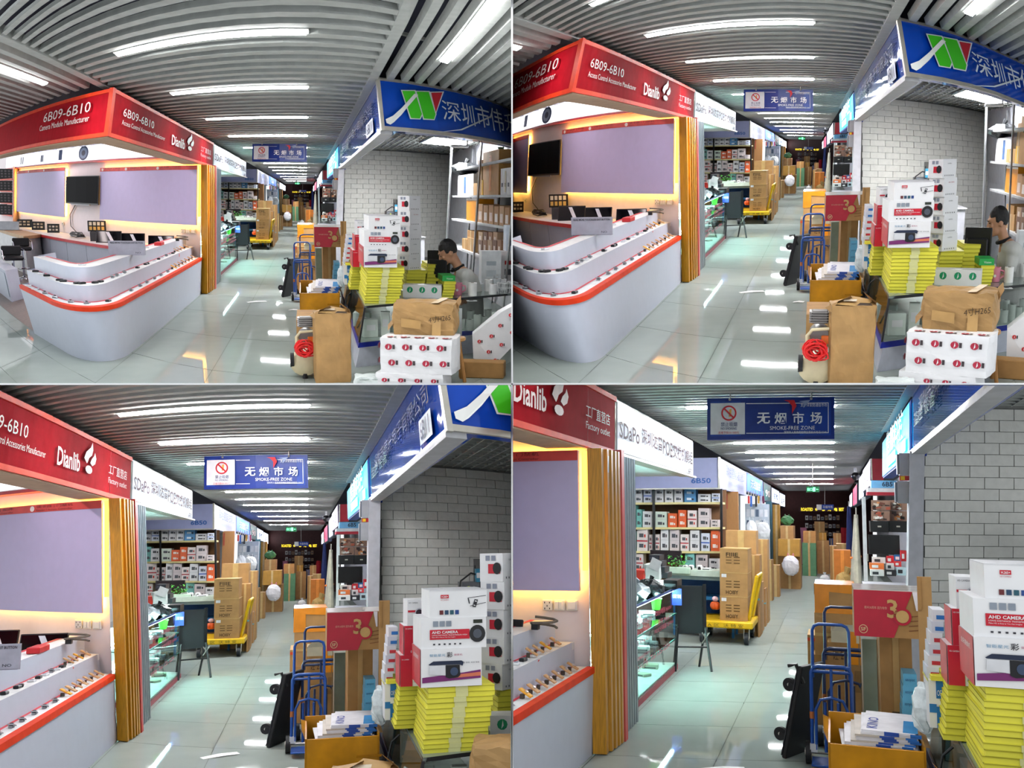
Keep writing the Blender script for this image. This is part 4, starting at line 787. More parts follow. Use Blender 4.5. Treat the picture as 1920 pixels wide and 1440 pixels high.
    for tx,ua,ub in (('ROASTED',1502,1524),('金',1528,1534),('泰',1541,1547),('光',1552,1558),('电',1564,1570),('BEST',1573,1582)): t.part('lettering',text_on((X(ua),Y-.02,Z(958.2)),(X(ub)-X(ua),0,0),(0,0,Z(952)-Z(958.2)),tx,True),mat('FFE23A',emit=1.2,noise=0),b)
    t=T('hanging_sign','small blue hanging sign in front of the far end shop','sign',(0,27,.6),mapped=True); Yb=27; t.part('panel',G().box(at(4,1541,950,Yb).x,Yb,at(4,1550,956,Yb).z,at(4,1563,950,Yb).x,Yb+.05,at(4,1550,946,Yb).z),mat('153F9A')); t.part('white_panel',G().box(at(4,1531,950,Yb).x,Yb,at(4,1550,956,Yb).z,at(4,1540.5,950,Yb).x,Yb+.05,at(4,1550,946,Yb).z),M_WHITE); t.part('lettering',text_on((at(4,1543,950,Yb).x,Yb-.02,at(4,1550,953,Yb).z),(at(4,1561,950,Yb).x-at(4,1543,950,Yb).x,0,0),(0,0,.09),'无烟市场'),M_WHITE); t.part('hanger',G().box(at(4,1546,950,Yb).x,Yb,at(4,1546,946,Yb).z,at(4,1546.6,950,Yb).x,Yb+.02,1.1),M_ALU)
    t=T('shelf_rack','dark shelves of small goods at the far end of the aisle','shelf',(0,30.3,-H),mapped=True)
    for v in (975,990,1005): t.part('shelf_board',G().box(X(1508),30.2,Z(v)-.02,X(1578),30.7,Z(v)),mat('2A2224'))
    rnd=random.Random(9)
    for v in (975,990,1005):
        for i in range(9):
            u=1510+i*7.3; boxpx('product_box','small %s box on the far end shelves, %s row, %s from left'%(('white','grey','brown')[i%3],{975:'top',990:'middle',1005:'bottom'}[v],ORD[i]),'box',(4,u,v-rnd.uniform(6,11),u+5.5,v),30.2,.2,mat(('C9C6C2','8A8A90','9A7A5A')[i%3]),group='boxes on the far end shelves').fq('print',.2,.3,.8,.7,mat('55504E'))
    for i,(px,Y,c,g,lb) in enumerate((((4,1506,996,1530,1018),25,'B5854E',0,'brown carton on the green crate far ahead'),((4,1505,1018,1531,1043),25,'5F8F6A',1,'green plastic crate far ahead on the aisle'),((4,1529,978,1548,1010),28,'B58B57',1,'tall carton before the far end shop'),((4,1536,999,1550,1014),26.5,'B98A3C',0,'yellowish box on cartons far ahead'),((4,1533,1014,1556,1035),26,'A87C4C',1,'wide carton far ahead in the aisle middle'),((4,1564,1000,1579,1026),26,'B08050',1,'carton by the far right curtain'),((4,1556,1010,1564,1036),26.5,'3A4A7A',1,'blue roll standing among the far cartons'))):
        s=boxpx('carton' if i not in (1,6) else ('plastic_crate' if i==1 else 'fabric_roll'),lb,'carton' if i not in (1,6) else ('crate' if i==1 else 'roll'),px,Y,.8,mat(c,.7),ground=bool(g)); s.part('tape' if i not in (1,6) else 'rim',G().box(s.bx0*.15,-.01,0,s.bx1*.15,-.004,s.h),mat('CBAA72'),s.body)
    s=T('cloth','red cloth hanging beside the far end shelves','cloth',(at(4,1578,990,28).x,28,-H),h=1.2,nat=True,solo=True); s.part('cloth',G().tube([(0,0,.25),(-.12,0,.45),(.05,0,.7),(.1,0,1.1),(.12,0,1.5)],[.06,.18,.14,.13,.1],8),mat('B01A2A',.7))
    s=T('cloth','pink curtain at the left of the far end shop','cloth',(at(4,1508,990,28).x,28,-H),h=1.2,nat=True,solo=True); s.part('cloth',G().tube([(0,0,.2),(.02,0,.8),(0,0,1.5)],[.12,.1,.12],8),mat('B0708A',.7))
    s=T('plastic_bag','small white bag lying in the far aisle','bag',(at(4,1547,1038,22).x,22,-H),h=.2,nat=True); s.part('bag',G().ball((0,0,.13),(.14,.12,.13),10,7),M_WHITE); s.part('knot',G().cyl((0,0,.24),(0,0,.32),.02,.05,6),M_WHITE)
BUILDERS.append(aisle_middle)
# ------------------------------------------------------------------ right side of the aisle
def p2(x,y,Y): return at(2,1440+x/4.0,y/4.0,Y)
def blue_stall(k):
    Y=2.93; t=T('shop_sign','blue corner sign with green and red logo and white lettering','sign',(.72,2.93,.61),mapped=True)
    b=t.part('body',bar(.715,3.9,Y+.01,Y+.2,.62,1.11,10).join(bar(.715,.9,Y+.01,7.1,.62,1.11,10,axis='y')),M_BLUE)
    fr=G()
    for z0,z1 in ((.605,.64),(1.095,1.125)): fr.join(bar(.70,3.9,Y-.005,Y+.03,z0,z1,10))
    t.part('frame',fr,M_ALU); t.part('corner_post',G().box(.70,Y-.01,.6,.735,Y+.05,1.13),M_ALU); t.part('edge_strip',bar(.70,.72,Y,7.12,1.1,1.12,6,axis='y').join(bar(.70,.72,Y,7.12,.6,.62,6,axis='y')),M_ALU)
    def shape(pts,c,d,nm='logo'):
        t.part(nm,G().poly([(lambda q:(q.x,Y-d,q.z))(p2(x,y,Y)) for x,y in pts]),mat(c,.4,noise=0),b)
    shape([(1184,252),(1306,270),(1386,472),(1368,514),(1280,500)],'E9EEF2',.006); shape([(1196,262),(1300,277),(1376,470),(1362,506),(1288,493)],'3FC81E',.009)
    shape([(1308,275),(1420,296),(1496,488),(1484,536),(1390,518)],'E9EEF2',.006); shape([(1316,284),(1414,303),(1487,489),(1478,527),(1397,510)],'3FC81E',.009)
    shape([(1420,302),(1532,322),(1490,492)],'E9EEF2',.006); shape([(1434,313),(1520,328),(1488,472)],'C81E32',.009)
    shape([(1300,298),(1332,312),(1250,400),(1205,455),(1140,515),(1110,532),(1075,515),(1066,482),(1130,458),(1200,400)],'F2F4F2',.013,'swoosh'); shape([(1480,640),(1690,645),(1890,585),(1890,600),(1700,655)],'D9E2EA',.012,'swoosh')
    for ch,x0,x1,y0,y1 in (('深',1395,1525,765,908),('圳',1540,1632,785,938),('市',1650,1748,800,955),('伟',1755,1848,820,985),('升',1865,1950,860,990)): ytext(t,Y,1,480+x0/4,480+x1/4,y0/4,y1/4,ch,mat('DCE6F2',.4),parent=b,eps=.014)
    # side towards the aisle
    xtext(t,.70,2,1610,170,188,1676,'深圳市伟升电子有限公司',mat('1A2350'),parent=b); xtext(t,.70,2,1606,186,200,1625,'监控 设备',mat('2A6A5A'),parent=b)
    a=ax(2,1440+905/4,620/4,.7); c=ax(2,1440+965/4,560/4,.7); pl=t.part('number_plate',grid((.694,a.y,.645),(.694,c.y,.645),(.694,a.y,.80),1,1),mat('B9C6DA',.4),b)
    t.part('lettering',text_on((.688,a.y+(c.y-a.y)*.12,.665),(0,(c.y-a.y)*.76,0),(0,0,.115),'6B11',True),mat('12245E'),b)
    # cyan lit sign and neighbours
    t=T('light_sign','bright cyan lit sign on the right side of the aisle','sign',(.75,7.15,.58),mapped=True); t.part('casing',bar(.71,.85,7.14,11.1,.57,1.08,3,axis='y'),mat('123A9A')); f=t.part('face',grid((.698,11.05,.59),(.698,7.18,.59),(.698,11.05,1.06),3,1),mat('0FB4E0',emit=.8,noise=0))
    xtext(t,.695,4,1440+898/4,720+375/4,720+545/4,1440+1030/4,'信德科技',mat('F4FFFA',emit=.5,noise=0),bold=True,parent=f,eps=.02); t.part('number_plate',grid((.68,7.75,.64),(.68,7.4,.64),(.68,7.75,.76),1,1),mat('F4FFFA',emit=.5,noise=0),f); t.part('number_plate',grid((.68,9.9,.64),(.68,8.6,.64),(.68,9.9,.76),1,1),mat('F4FFFA',emit=.5,noise=0),f)
    t=boxpx('sign_box','dark red sign box behind the cyan sign','sign',(4,1635,860,1657,900),12.4,1.5,mat('9A1428',.4),nat=True); t.part('edge_strip',G().box(t.bx0-.01,-.01,0,t.bx0+.01,.01,t.h),M_ALU)
    t=T('light_sign','white lit sign beside the dark red sign box','sign',(.6,12.4,.55),mapped=True); t.part('casing',bar(.60,.75,12.5,15.5,.52,.95,2,axis='y'),mat('3A2A4A')); f=t.part('face',grid((.595,15.4,.54),(.595,12.55,.54),(.595,15.4,.93),1,1),mat('F4ECFF',emit=1.4,noise=0)); t.part('lettering',text_on((.58,15.0,.62),(0,-2.1,0),(0,0,.2),'云视通',True),mat('3A2A6A'),f)
    t=boxpx('shop_sign','light blue stall number sign below the red sign box','sign',(4,1634,901,1682,915),11.2,.3,mat('7FC0EC',.4)); t.ft('6B5',.42,.2,.82,.85,mat('2A3550'),bold=True); t.part('soffit',G().box(t.bx0-.05,-.05,-.06,t.bx1,.5,-.005),M_WHITE); t.part('red_strip',G().box(t.bx0-.06,-.06,-.1,t.bx1,.4,-.06),mat('B8283A'))
    for y0,y1,z0,z1,c,lb in ((16.5,19.5,.45,1.0,'F4F2FF','narrow white lit sign further down the right side'),(21,25,.4,.95,'E8486A','pink lit sign far down the right side'),(26,30,.4,.9,'F0F0FF','farthest white lit sign on the right side')):
        t=T('light_sign',lb,'sign',(.7,y0,z0),mapped=True); t.part('casing',bar(.66,.8,y0,y1,z0,z1,1,axis='y'),mat('505868')); t.part('face',grid((.655,y1-.1,z0+.03),(.655,y0+.1,z0+.03),(.655,y1-.1,z1-.03),1,1),mat(c,emit=1.5,noise=0)); t.part('lettering',text_on((.64,y1-.6,z0+.15),(0,-(y1-y0)*.6,0),(0,0,.2),'科技'),mat('3A3A6A'))
    # fuse boxes on the column
    pv=None
    for i,(z0,z1,x0) in enumerate(((.392,.587,.60),(.144,.338,.585))):
        s=boxt('fuse_box','grey %s metal fuse box on the corner column'%('upper','lower')[i],'fuse box',x0,.69,7.05,.12,z0,z1,mat('A4A6AC',.4)); s.part('side_cover',G().box(s.bx0-.02,.0,.01,s.bx0,.1,s.h-.01),mat('6A707A',.4),s.body)
    s=boxt('warning_label','red and yellow warning sticker between the fuse boxes','label',.60,.69,7.05,.03,.345,.385,mat('B8282A')); s.fq('warning_mark',.1,.1,.5,.9,mat('F2C82A'))
    # posters and goods in the next stall
    Yb=9.6; M4=['6A3A2E','A8503A','3A2A26','C8B8A8','D88A4A','E8E4DC','22201E']; rnd=random.Random(31)
    for i,(x0,y0,x1,y1) in enumerate(((778,872,920,948),(923,872,1045,948),(778,952,912,1026),(915,952,1045,1030))):
        s=boxpx('photo_panel','picture panel of products in the next stall, %s'%('upper left','upper right','lower left','lower right')[i],'picture',(4,1440+x0/4,720+y0/4,1440+x1/4,720+y1/4),Yb,.05,mat('8A6A5A'))
        for a in range(12):
            fx,fz=rnd.uniform(.02,.75),rnd.uniform(.05,.7); w_,h_=rnd.uniform(.12,.3),rnd.uniform(.1,.28); sk=rnd.uniform(-.12,.12)
            s.fpoly('picture_print',[(fx,fz),(min(fx+w_,.98),max(.02,fz+sk)),(min(fx+w_,.98),min(.98,max(.05,fz+h_+sk))),(fx,min(.98,fz+h_))],mat(M4[rnd.randrange(7)]),d=.004+.001*a)
    for i,(x0,x1) in enumerate(((770,905),(912,1045))):
        s=boxpx('drawer_unit','black drawer unit under the picture panels, %s one'%('left','right')[i],'drawers',(4,1440+x0/4,977,1440+x1/4,998),Yb-.1,.3,M_BLACK); s.fq('handle',.4,.45,.6,.58,M_ALU)
    s=boxpx('television','black television standing in the next stall','television',(4,1630,1003,1687,1040),9.3,.06,M_BLACK); s.fq('screen',.03,.06,.97,.95,mat('0A0A0E',.25)); s.part('stand',G().box(-.05,0,-.03,.05,.05,0),M_BLACK)
    boxt('stall_counter','grey counter holding goods in the next stall','counter',.42,.95,9.35,.5,-H,-.78,M_GREY).fq('front_panel',.04,.05,.96,.9,mat('9A9CA4'))
    tz=ROOM.things[-1].top()
    cols=['E8E6E4','C8242E','2A6FB0','E87A3A','F0EEEC','D83A3A','2A2A30','CFE6F0']
    for i,(x0,y0,x1,y1) in enumerate(((785,1300,880,1345),(890,1290,945,1345),(948,1280,1010,1330),(765,1345,870,1390),(890,1345,945,1395),(950,1330,1000,1370),(880,1395,960,1440),(965,1375,1040,1435),(770,1395,870,1440),(1000,1250,1040,1330))):
        s=boxpx('product_box','%s box on the next stall counter, %s in the heap'%(('white','red','blue','orange','pale','scarlet','black','sky blue')[i%8],ORD[i]),'box',(4,1440+x0/4,720+y0/4,1440+x1/4,720+y1/4),9.3-.03*i,.15,mat(cols[i%8],.5),group='boxes heaped on the next stall counter'); s.fq('print',.15,.25,.6,.7,mat('3A3A40' if i%8 in (0,4,7) else 'EFEFEF'))
    boxpx('door_frame','white upright frame at the edge of the next stall','frame',(4,1626,932,1633,1070),11.0,.1,M_WHITE,ground=True).part('hinge',G().box(.02,-.02,1.2,.04,0,1.3),M_ALU)
    # far right goods
    for i,(u,v0,v1,Y,c,w,lb) in enumerate(((1597,950,1030,18,'1E2A5A',.1,'navy spotted curtain hanging on the far right'),(1606,965,1070,13.5,'A8A698',.09,'grey folded tarpaulin leaning at the right stall'),(1613,985,1075,13.0,'BDBAA8',.07,'pale folded umbrella leaning at the right stall'))):
        p=at(4,u,v1,Y); q=at(4,u+(6 if i==1 else 0),v0,Y); s=T(('curtain','tarpaulin','umbrella')[i],lb,('curtain','tarpaulin','umbrella')[i],(p.x,Y,-H),nat=True,h=q.z+H); hh=q.z+H; d=q.x-p.x; g=G().tube([(0,0,0.02),(d*.2,0,hh*.3),(d*.6,0,hh*.65),(d,0,hh)],[w*1.2,w*1.1,w*.8,w*.4],8); s.part('cloth',g,mat(c,.8,noise=.25,scale=6),smooth=True); s.part('pole',G().cyl((d,0,hh),(d*1.05,0,hh+.12),.012,n=6),M_ALU)
        if i==1: s.part('strap',G().tube([(d*.55-w,-w*.2,hh*.6),(d*.55+w,-w*.9,hh*.62)],.02,6),mat('E87A2A'))
    rnd=random.Random(2)
    for i,(px,Y,c,gr,lb) in enumerate((((4,1566,1032,1598,1052),17.0,'C9772E',0,'orange taped carton topping the far right pile'),((4,1568,1050,1599,1085),16.5,'B59458',1,'lumpy brown sack on the far right floor'),((4,1558,1024,1571,1090),17.6,'9A7444',1,'tall brown carton at the far right aisle edge'),((4,1571,1020,1596,1034),18.2,'B8905A',1,'brown carton behind the orange taped one'))):
        if i==1:
            p=at(4,1584,1085,Y); s=T('sack',lb,'sack',(p.x,Y,-H),nat=True,h=.7); s.part('body',G().ball((0,0,.35),(.2,.2,.36),12,8).jitter(.03,rnd),mat(c,.8)); s.part('neck',G().cyl((.05,0,.65),(.1,0,.8),.05,.08,8),mat(c,.8))
        else:
            s=boxpx('carton',lb,'carton',px,Y,.6,mat(c,.7),ground=True); s.part('tape',G().box(s.bx0*.2,-.005,0,s.bx1*.2,-.002,s.h),mat('C9A76B' if i else 'E8913A'),s.body)
    p=at(4,1604,893,17); s=T('security_camera','dark dome security camera under the far right ceiling','camera',(p.x,17,p.z),nat=True,h=.2); s.part('dome',G().ball((0,0,0),(.09,.09,.09),12,8),M_BLACK,smooth=True); s.part('bracket',G().cyl((0,0,.05),(0,0,1.1-p.z),.03,n=8),M_WHITE)
BUILDERS.append(blue_stall)
# ------------------------------------------------------------------ goods piled in front of the right stall
M_YEL=mat('E8E24A',.6,noise=.05); M_BWHITE=mat('ECECEE',.45,noise=.03); M_BRED=mat('C8142E',.4); M_KRAFT=mat('A98452',.6,noise=.16,scale=6,bump=.15)
M_TEXT=mat('3A3A42'); M_TUBE=mat('1F4FA0',.35); M_NAVY=mat('1E2E58',.35); M_RUBBER=mat('1A1A1E',.6)
def rsurf(rnd,w,d,h,n=6,puff=.03,jit=.012):
    """a soft wrapped parcel: a box cut into a grid, slightly swollen and creased"""
    g=G(); bm=bmesh.new(); bmesh.ops.create_cube(bm,size=1.0); bmesh.ops.subdivide_edges(bm,edges=bm.edges[:],cuts=n,use_grid_fill=True)
    vs=[]
    for v in bm.verts:
        x,y,z=v.co*2; f=lambda a,b: 1+puff*(1-a*a)*(1-b*b)
        r=1-.05*(abs(x)*abs(y))**3
        vs.append(Vector((x*w/2*f(y,z)*r+rnd.uniform(-jit,jit),y*d/2*f(x,z)*r+rnd.uniform(-jit,jit),(z+1)*h/2*(1+puff*.6*(1-x*x)*(1-y*y))+(rnd.uniform(-jit,jit) if z>-.98 else 0))))
    bm.verts.index_update(); fs=[tuple(v.index for v in f.verts) for f in bm.faces]; bm.free(); return g.add(vs,fs)
def logo_marks(t,pts,r,c,nm='logo'):
    for i,(p,U,W) in enumerate(pts):
        p=Vector(p);U=Vector(U);W=Vector(W); g=G(); n=10
        g.poly([p+U*(r*math.cos(a*6.283/n))+W*(r*math.sin(a*6.283/n)) for a in range(n)]); t.part(nm,g,mat(c,.5),t.body)
        nrm=U.cross(W)*.003; g=G().poly([p+nrm+U*(-r*.2)+W*(-r*.8),p+nrm+U*(r*.25)+W*(-r*.2),p+nrm+U*(r*.1)+W*(r*.85),p+nrm+U*(-r*.05)+W*(r*.1)]); t.part(nm,g,M_BWHITE,t.body)
        if c!='1F9A6A': t.part(nm,G().quad(p+U*(r*1.1)+W*(-r*.7),p+U*(r*1.75)+W*(-r*.7),p+U*(r*1.75)+W*(r*.7),p+U*(r*1.1)+W*(r*.7)),mat('3A3034',.5),t.body)

def right_pile(k):
    rnd=random.Random(77)
    # ---------- glass display case, running down the aisle and across to the right
    t=T('glass_case','glass display case with blue stripe and white plinth','showcase',(.62,3.03,-H),mapped=True)
    L=[(.62,3.03),(2.55,2.40),(2.75,2.95),(1.15,3.5),(1.15,5.2),(.62,5.2)]
    def ring(z0,z1,o=0.0): return G().prism([(x+o*(1 if x<.7 else 0),y) for x,y in L],z0,z1)
    t.part('plinth',ring(-H,-1.53,.02),mat('C9CEDC',.4)); t.part('blue_stripe',ring(-1.53,-1.465),mat('1C2FA8',.35)); t.part('inner_floor',ring(-1.465,-1.455,.02),mat('C8D8D0',.5))
    def pane(a,b,n=3): return grid((a[0],a[1],-1.455),(b[0],b[1],-1.455),(a[0],a[1],-1.065),n,1)
    t.part('front_pane',pane(L[0],L[1],5),mat('CFE6DA',glass=True)); t.part('side_pane',pane(L[5],L[0],3),mat('CFE6DA',glass=True)); t.part('end_pane',pane(L[4],L[5]),mat('CFE6DA',glass=True))
    for p in (L[0],L[5]): t.part('corner_strip',G().box(p[0]-.006,p[1]-.006,-1.46,p[0]+.012,p[1]+.012,-1.06),mat('2A2A2E',.4))
    t.part('glass_top',ring(-1.065,-1.045),mat('7E8C88',.12,noise=0)); t.part('top_edge',G().add([(x,y,z) for z in (-1.068,-1.042) for x,y in (L[5],L[0],L[1])],[(0,1,4,3),(1,2,5,4)]),mat('26282A',.35))
    case=t; ztop=-1.045
    # goods inside the case
    for i,(x,y,w,h,c) in enumerate(((.75,3.15,.16,.22,'D9E4DC'),(.93,3.12,.1,.3,'E4EAE2'),(.72,3.5,.2,.18,'B9C8C0'),(1.05,3.1,.1,.15,'8FA098'),(.8,4.2,.2,.25,'C8D4CC'),(.8,4.7,.2,.2,'5E8C8A'))):
        s=T('boxed_device','pale boxed device inside the glass case, %s from the corner'%ORD[i],'box',(x,y,-1.455),rnd.uniform(-.3,.3),nat=True,h=h,group='boxed devices in the glass case'); bd=s.part('body',G().cbox(-w/2,-w/2,0,w/2,w/2,h,.006),mat(c,.5)); s.part('label',G().box(-w*.3,-w/2-.004,h*.4,w*.3,-w/2-.001,h*.7),M_BWHITE,bd)
    for i,(x,y,h) in enumerate(((1.98,2.75,.14),(2.1,2.72,.18),(2.2,2.68,.14),(2.05,2.86,.2),(2.3,2.7,.2),(1.9,2.9,.12))):
        s=T('paper_roll','white paper roll inside the glass case, %s from its left'%ORD[i],'paper roll',(x,y,-1.455),nat=True,h=h,group='paper rolls in the glass case'); s.part('roll',G().cyl((0,0,0),(0,0,h),.05,n=16),mat('DDE6DE',.6),smooth=True); s.part('core',G().cyl((0,0,h),(0,0,h+.003),.02,n=10),mat('5A6058'))
    s=T('picture_frame','white framed certificate leaning inside the glass case','frame',(1.68,2.8,-1.455),-.3,nat=True,h=.3); s.part('frame',G().box(-.14,0,0,.14,.015,.33),M_BWHITE); s.part('print',G().quad((-.11,-.003,.03),(.11,-.003,.03),(.11,-.003,.3),(-.11,-.003,.3)),mat('C6D6C8',.4)); s.part('seal',G().disc((.04,-.006,.1),.02,10),mat('C24A3A'))
    # ---------- taped stack of yellow flat boxes and its neighbours
    def ystack(x0,x1,y,D,z0,z1,n,nm,rot=0.0,sk=0.0,on=None,nat=False):
        hl=(z1-z0)/n; prev=on; last=None
        for i in range(n):
            j=rnd.uniform(-.006,.006); w=(x1-x0)*(.96+.04*i/n) if sk==0 else (x1-x0)
            cx=(x0+x1)/2+j+sk*i
            kw=dict(on=prev) if prev is not None else dict(zl=ROOM.m((cx,y,z0)).z)
            s=boxt('yellow_flat_box','yellow flat box, %s up in %s'%(ORD[i],nm),'box',cx-w/2,cx+w/2,y+rnd.uniform(-.008,.004),D,z0+i*hl,z0+(i+1)*hl,M_YEL,rot=rot+rnd.uniform(-.012,.012),nat=nat,group=nm,**kw)
            s.part('lid_edge',G().box(s.bx0-.002,-.003,hl*.80,s.bx1+.002,-.001,hl*.90),mat('B0A92A',.7),s.body)
            s.part('side_edge',G().box(s.bx0-.003,0,hl*.80,s.bx0-.001,D,hl*.90),mat('B0A92A',.7),s.body)
            if n>11: s.part('tape',G().box(-.035,-.005,0,.035,-.0035,hl),mat('D8D89A',.25),s.body)
            prev=s; last=s
        return last
    y1=ystack(.625,1.0,3.08,.5,ztop,-.667,13,'the tall taped yellow stack',on=None)
    y2=ystack(.545,.69,3.66,.38,ztop,-.765,9,'the short yellow stack at its left',sk=.001)
    # camera boxes on the yellow stacks
    b1=boxt('camera_box','white camera box with bullet camera picture and red side','box',.583,.917,3.08,.42,-.667,-.468,M_BWHITE,on=y1)
    b1.lq('red_side',0,0,1,1,M_BRED); b1.lt('全彩摄像机',.15,.7,.8,.82,M_BWHITE); b1.ft('智能星光',.14,.80,.40,.87,mat('4A8AB0')); b1.ft('彩',.42,.77,.52,.91,M_TEXT,bold=True); b1.ft('摄像机',.54,.81,.68,.86,mat('B05A7A')); b1.fpoly('city_print',[(.02,.12),(.98,.2),(.98,.42),(.6,.34),(.3,.3),(.02,.26)],mat('7A2A6E'),d=.005); b1.fpoly('city_print',[(.45,.22),(.98,.26),(.98,.36),(.5,.3)],mat('D8785A'),d=.006)
    b1.fpoly('camera_print',[(.12,.6),(.2,.68),(.66,.68),(.7,.64),(.68,.54),(.62,.58),(.14,.58)],mat('1E2A44'),d=.009); b1.fpoly('camera_print',[(.13,.34),(.4,.3),(.4,.57),(.14,.57)],mat('D8DADF'),d=.008); b1.fpoly('camera_print',[(.4,.26),(.46,.22),(.6,.24),(.64,.3),(.63,.57),(.4,.57)],mat('17181E'),d=.010); b1.part('lens_print',G().disc((b1.bx0+.54*(b1.bx1-b1.bx0),-.012,b1.h*.4),.022,14),mat('3A4A66'),b1.body)
    for i in range(2): b1.ft('高清 智能',.66+.16*i,.60,.80+.16*i,.64,mat('6A6A72'))
    b2=boxt('camera_box','white and red analogue camera box, second from the top','box',.573,.928,3.09,.42,-.468,-.313,M_BWHITE,on=b1)
    b2.fq('red_band',.13,.3,.74,.62,M_BRED); b2.ft('AHD CAMERA',.16,.49,.56,.58,M_BWHITE,bold=True,d=.008); b2.ft('LONG DISTANCE TRANSMISSION HIGH',.16,.42,.70,.46,M_BWHITE,d=.008); b2.ft('Make HD as Easy as You Can Imagine',.16,.35,.52,.39,M_BWHITE,d=.008); b2.part('lens_print',G().disc((b2.bx0+.86*(b2.bx1-b2.bx0),-.006,b2.h*.46),.044,18),mat('16161A',.25),b2.body); b2.part('lens_print',G().disc((b2.bx0+.86*(b2.bx1-b2.bx0),-.008,b2.h*.46),.024,14),mat('4A505C',.2),b2.body); b2.fq('label',.80,.80,.94,.92,mat('2A3026'))
    for i in range(3): b2.fq('picture',.18+.1*i,.72,.26+.1*i,.9,mat('8A93A0'))
    for i in range(6): b2.fq('icon',.18+.08*i,.12,.21+.08*i,.17,M_TEXT)
    b3=boxt('camera_box','white camera box with line drawing, topmost of its pile','box',.612,.925,3.09,.4,-.313,-.178,M_BWHITE,on=b2)
    b3.fq('red_label',.19,.72,.33,.85,M_BRED); b3.ft('H.265+',.205,.745,.315,.82,M_BWHITE,bold=True,d=.007); b3.ft('HD CAMERA',.19,.64,.33,.68,mat('C23A4A'))
    for i,c in enumerate(('6A2A2E','2A4A6A','2A5A6A','2A4A8A')): b3.fq('picture',.17+.09*i,.12,.235+.09*i,.28,mat(c))
    o=lambda *p: [(a,b) for a,b in p]
    for pts in (o((.66,.7),(.98,.78),(.98,.8),(.66,.72)),o((.66,.7),(.68,.7),(.70,.5),(.68,.5)),o((.70,.40),(.98,.52),(.98,.54),(.7,.42)),o((.74,.38),(.80,.36),(.84,.64),(.78,.66))): b3.fpoly('line_drawing',pts,mat('2A2A30'),d=.005)
    b3.fpoly('line_drawing',o((.76,.42),(.79,.41),(.82,.6),(.79,.62)),M_BWHITE,d=.007); b3.part('lens_print',G().disc((b3.bx0+.79*(b3.bx1-b3.bx0),-.010,b3.h*.51),.009,10),mat('2A2A30'),b3.body); b3.part('lid_flap',G().box(b3.bx0,-.002,b3.h,b3.bx1,b3.D,b3.h+.004),mat('D9D9DC',.5),b3.body)
    r1=boxt('camera_box','red and white high definition camera box, lowest of the left column','box',.548,.682,3.6,.25,-.765,-.578,M_BWHITE,on=y2); r1.fq('red_panel',0,0,.55,1,M_BRED); r1.ft('HD CAMERA',.06,.84,.4,.88,M_BWHITE,d=.007); r1.ft('HD CAMERA',.62,.72,.98,.77,M_TEXT); r1.fq('red_band',.55,.55,1,.6,M_BRED); r1.ft('高清网络',.62,.12,.95,.2,M_TEXT); r1.lq('red_side',0,0,1,1,M_BRED)
    r2=boxt('camera_box','red and white high definition camera box, middle of the left column','box',.562,.69,3.6,.25,-.578,-.408,M_BWHITE,on=r1); r2.fq('red_panel',0,0,.62,1,M_BRED); r2.ft('HD CAMERA',.05,.88,.38,.92,M_BWHITE,d=.007); r2.ft('HD C',.7,.8,.95,.86,M_TEXT); r2.fq('red_band',.62,.55,1,.62,M_BRED); r2.lq('red_side',0,0,1,1,M_BRED); r2.ft('0073',.3,.08,.56,.16,M_BWHITE,d=.007)
    r3=boxt('camera_box','white camera box with round camera picture, top of the left column','box',.575,.70,3.6,.25,-.408,-.262,M_BWHITE,on=r2); r3.fq('red_panel',.72,0,1,1,M_BRED); r3.ft('HD CAMERA',.06,.86,.5,.92,M_TEXT); r3.fq('red_label',.02,.52,.46,.6,M_BRED); r3.part('lens_print',G().disc((r3.bx0+.58*(r3.bx1-r3.bx0),-.006,r3.h*.5),.028,16),mat('C9C9D2'),r3.body); r3.part('lens_print',G().disc((r3.bx0+.56*(r3.bx1-r3.bx0),-.009,r3.h*.5),.02,14),mat('2A1A2A'),r3.body)
    pz=None; prev=None
    for i in range(6):
        s=boxt('slim_box','slim white box behind the red boxes, %s from bottom'%ORD[i],'box',.488+.004*i,.548+.004*i,3.95,.2,-.80+.062*i,-.742+.062*i,mat('E4E4EA' if i%2 else 'D6DAE6',.5),on=prev,group='slim white boxes behind the red boxes'); s.fq('stripe',.3,.2,1,.55,mat('2A6FB8' if i>3 else 'C2303A')); prev=s
    s=boxt('carton_board','tall brown cardboard sheet behind the camera boxes','cardboard',.50,.575,4.25,.03,ztop,-.31,M_CARD,rot=-.05); s.part('fold_flap',G().box(s.bx0,-.01,s.h*.75,s.bx0+.02,0,s.h),M_CARD2,s.body)
    s=boxt('blue_white_box','white box with blue print beside the short yellow stack','box',.505,.583,3.9,.25,ztop,-.80,M_BWHITE); s.fq('blue_panel',.45,.62,1,1,mat('1E6FB4',.4)); s.fq('blue_panel',.45,.0,1,.45,mat('1E6FB4',.4)); s.ft('OEM',.5,.68,.95,.8,M_BWHITE,d=.008); s.fq('blue_stripe',.0,.32,.45,.5,mat('2A7AC0')); s.lq('yellow_lid',0,.96,1,1,M_YEL)
    s=boxt('yellow_flat_box','lone yellow flat box lying on the blue printed box','box',.500,.60,3.88,.28,-.80,-.775,M_YEL,on=s); s.part('border_print',G().box(s.bx0+.01,.02,s.h,s.bx1-.01,s.D-.02,s.h+.002),mat('C9C22A'),s.body)
    s=T('plastic_bag','clear plastic bag hanging at the corner of the glass case','bag',(.50,4.1,-1.12),nat=True,h=.25); s.part('bag',G().ball((0,0,.13),(.06,.05,.14),12,8).jitter(.012,rnd),mat('DDE6E8',.15,noise=.2,scale=20)); s.part('knot',G().cyl((.02,0,.24),(.04,0,.3),.012,.025,6),mat('DDE6E8',.2))
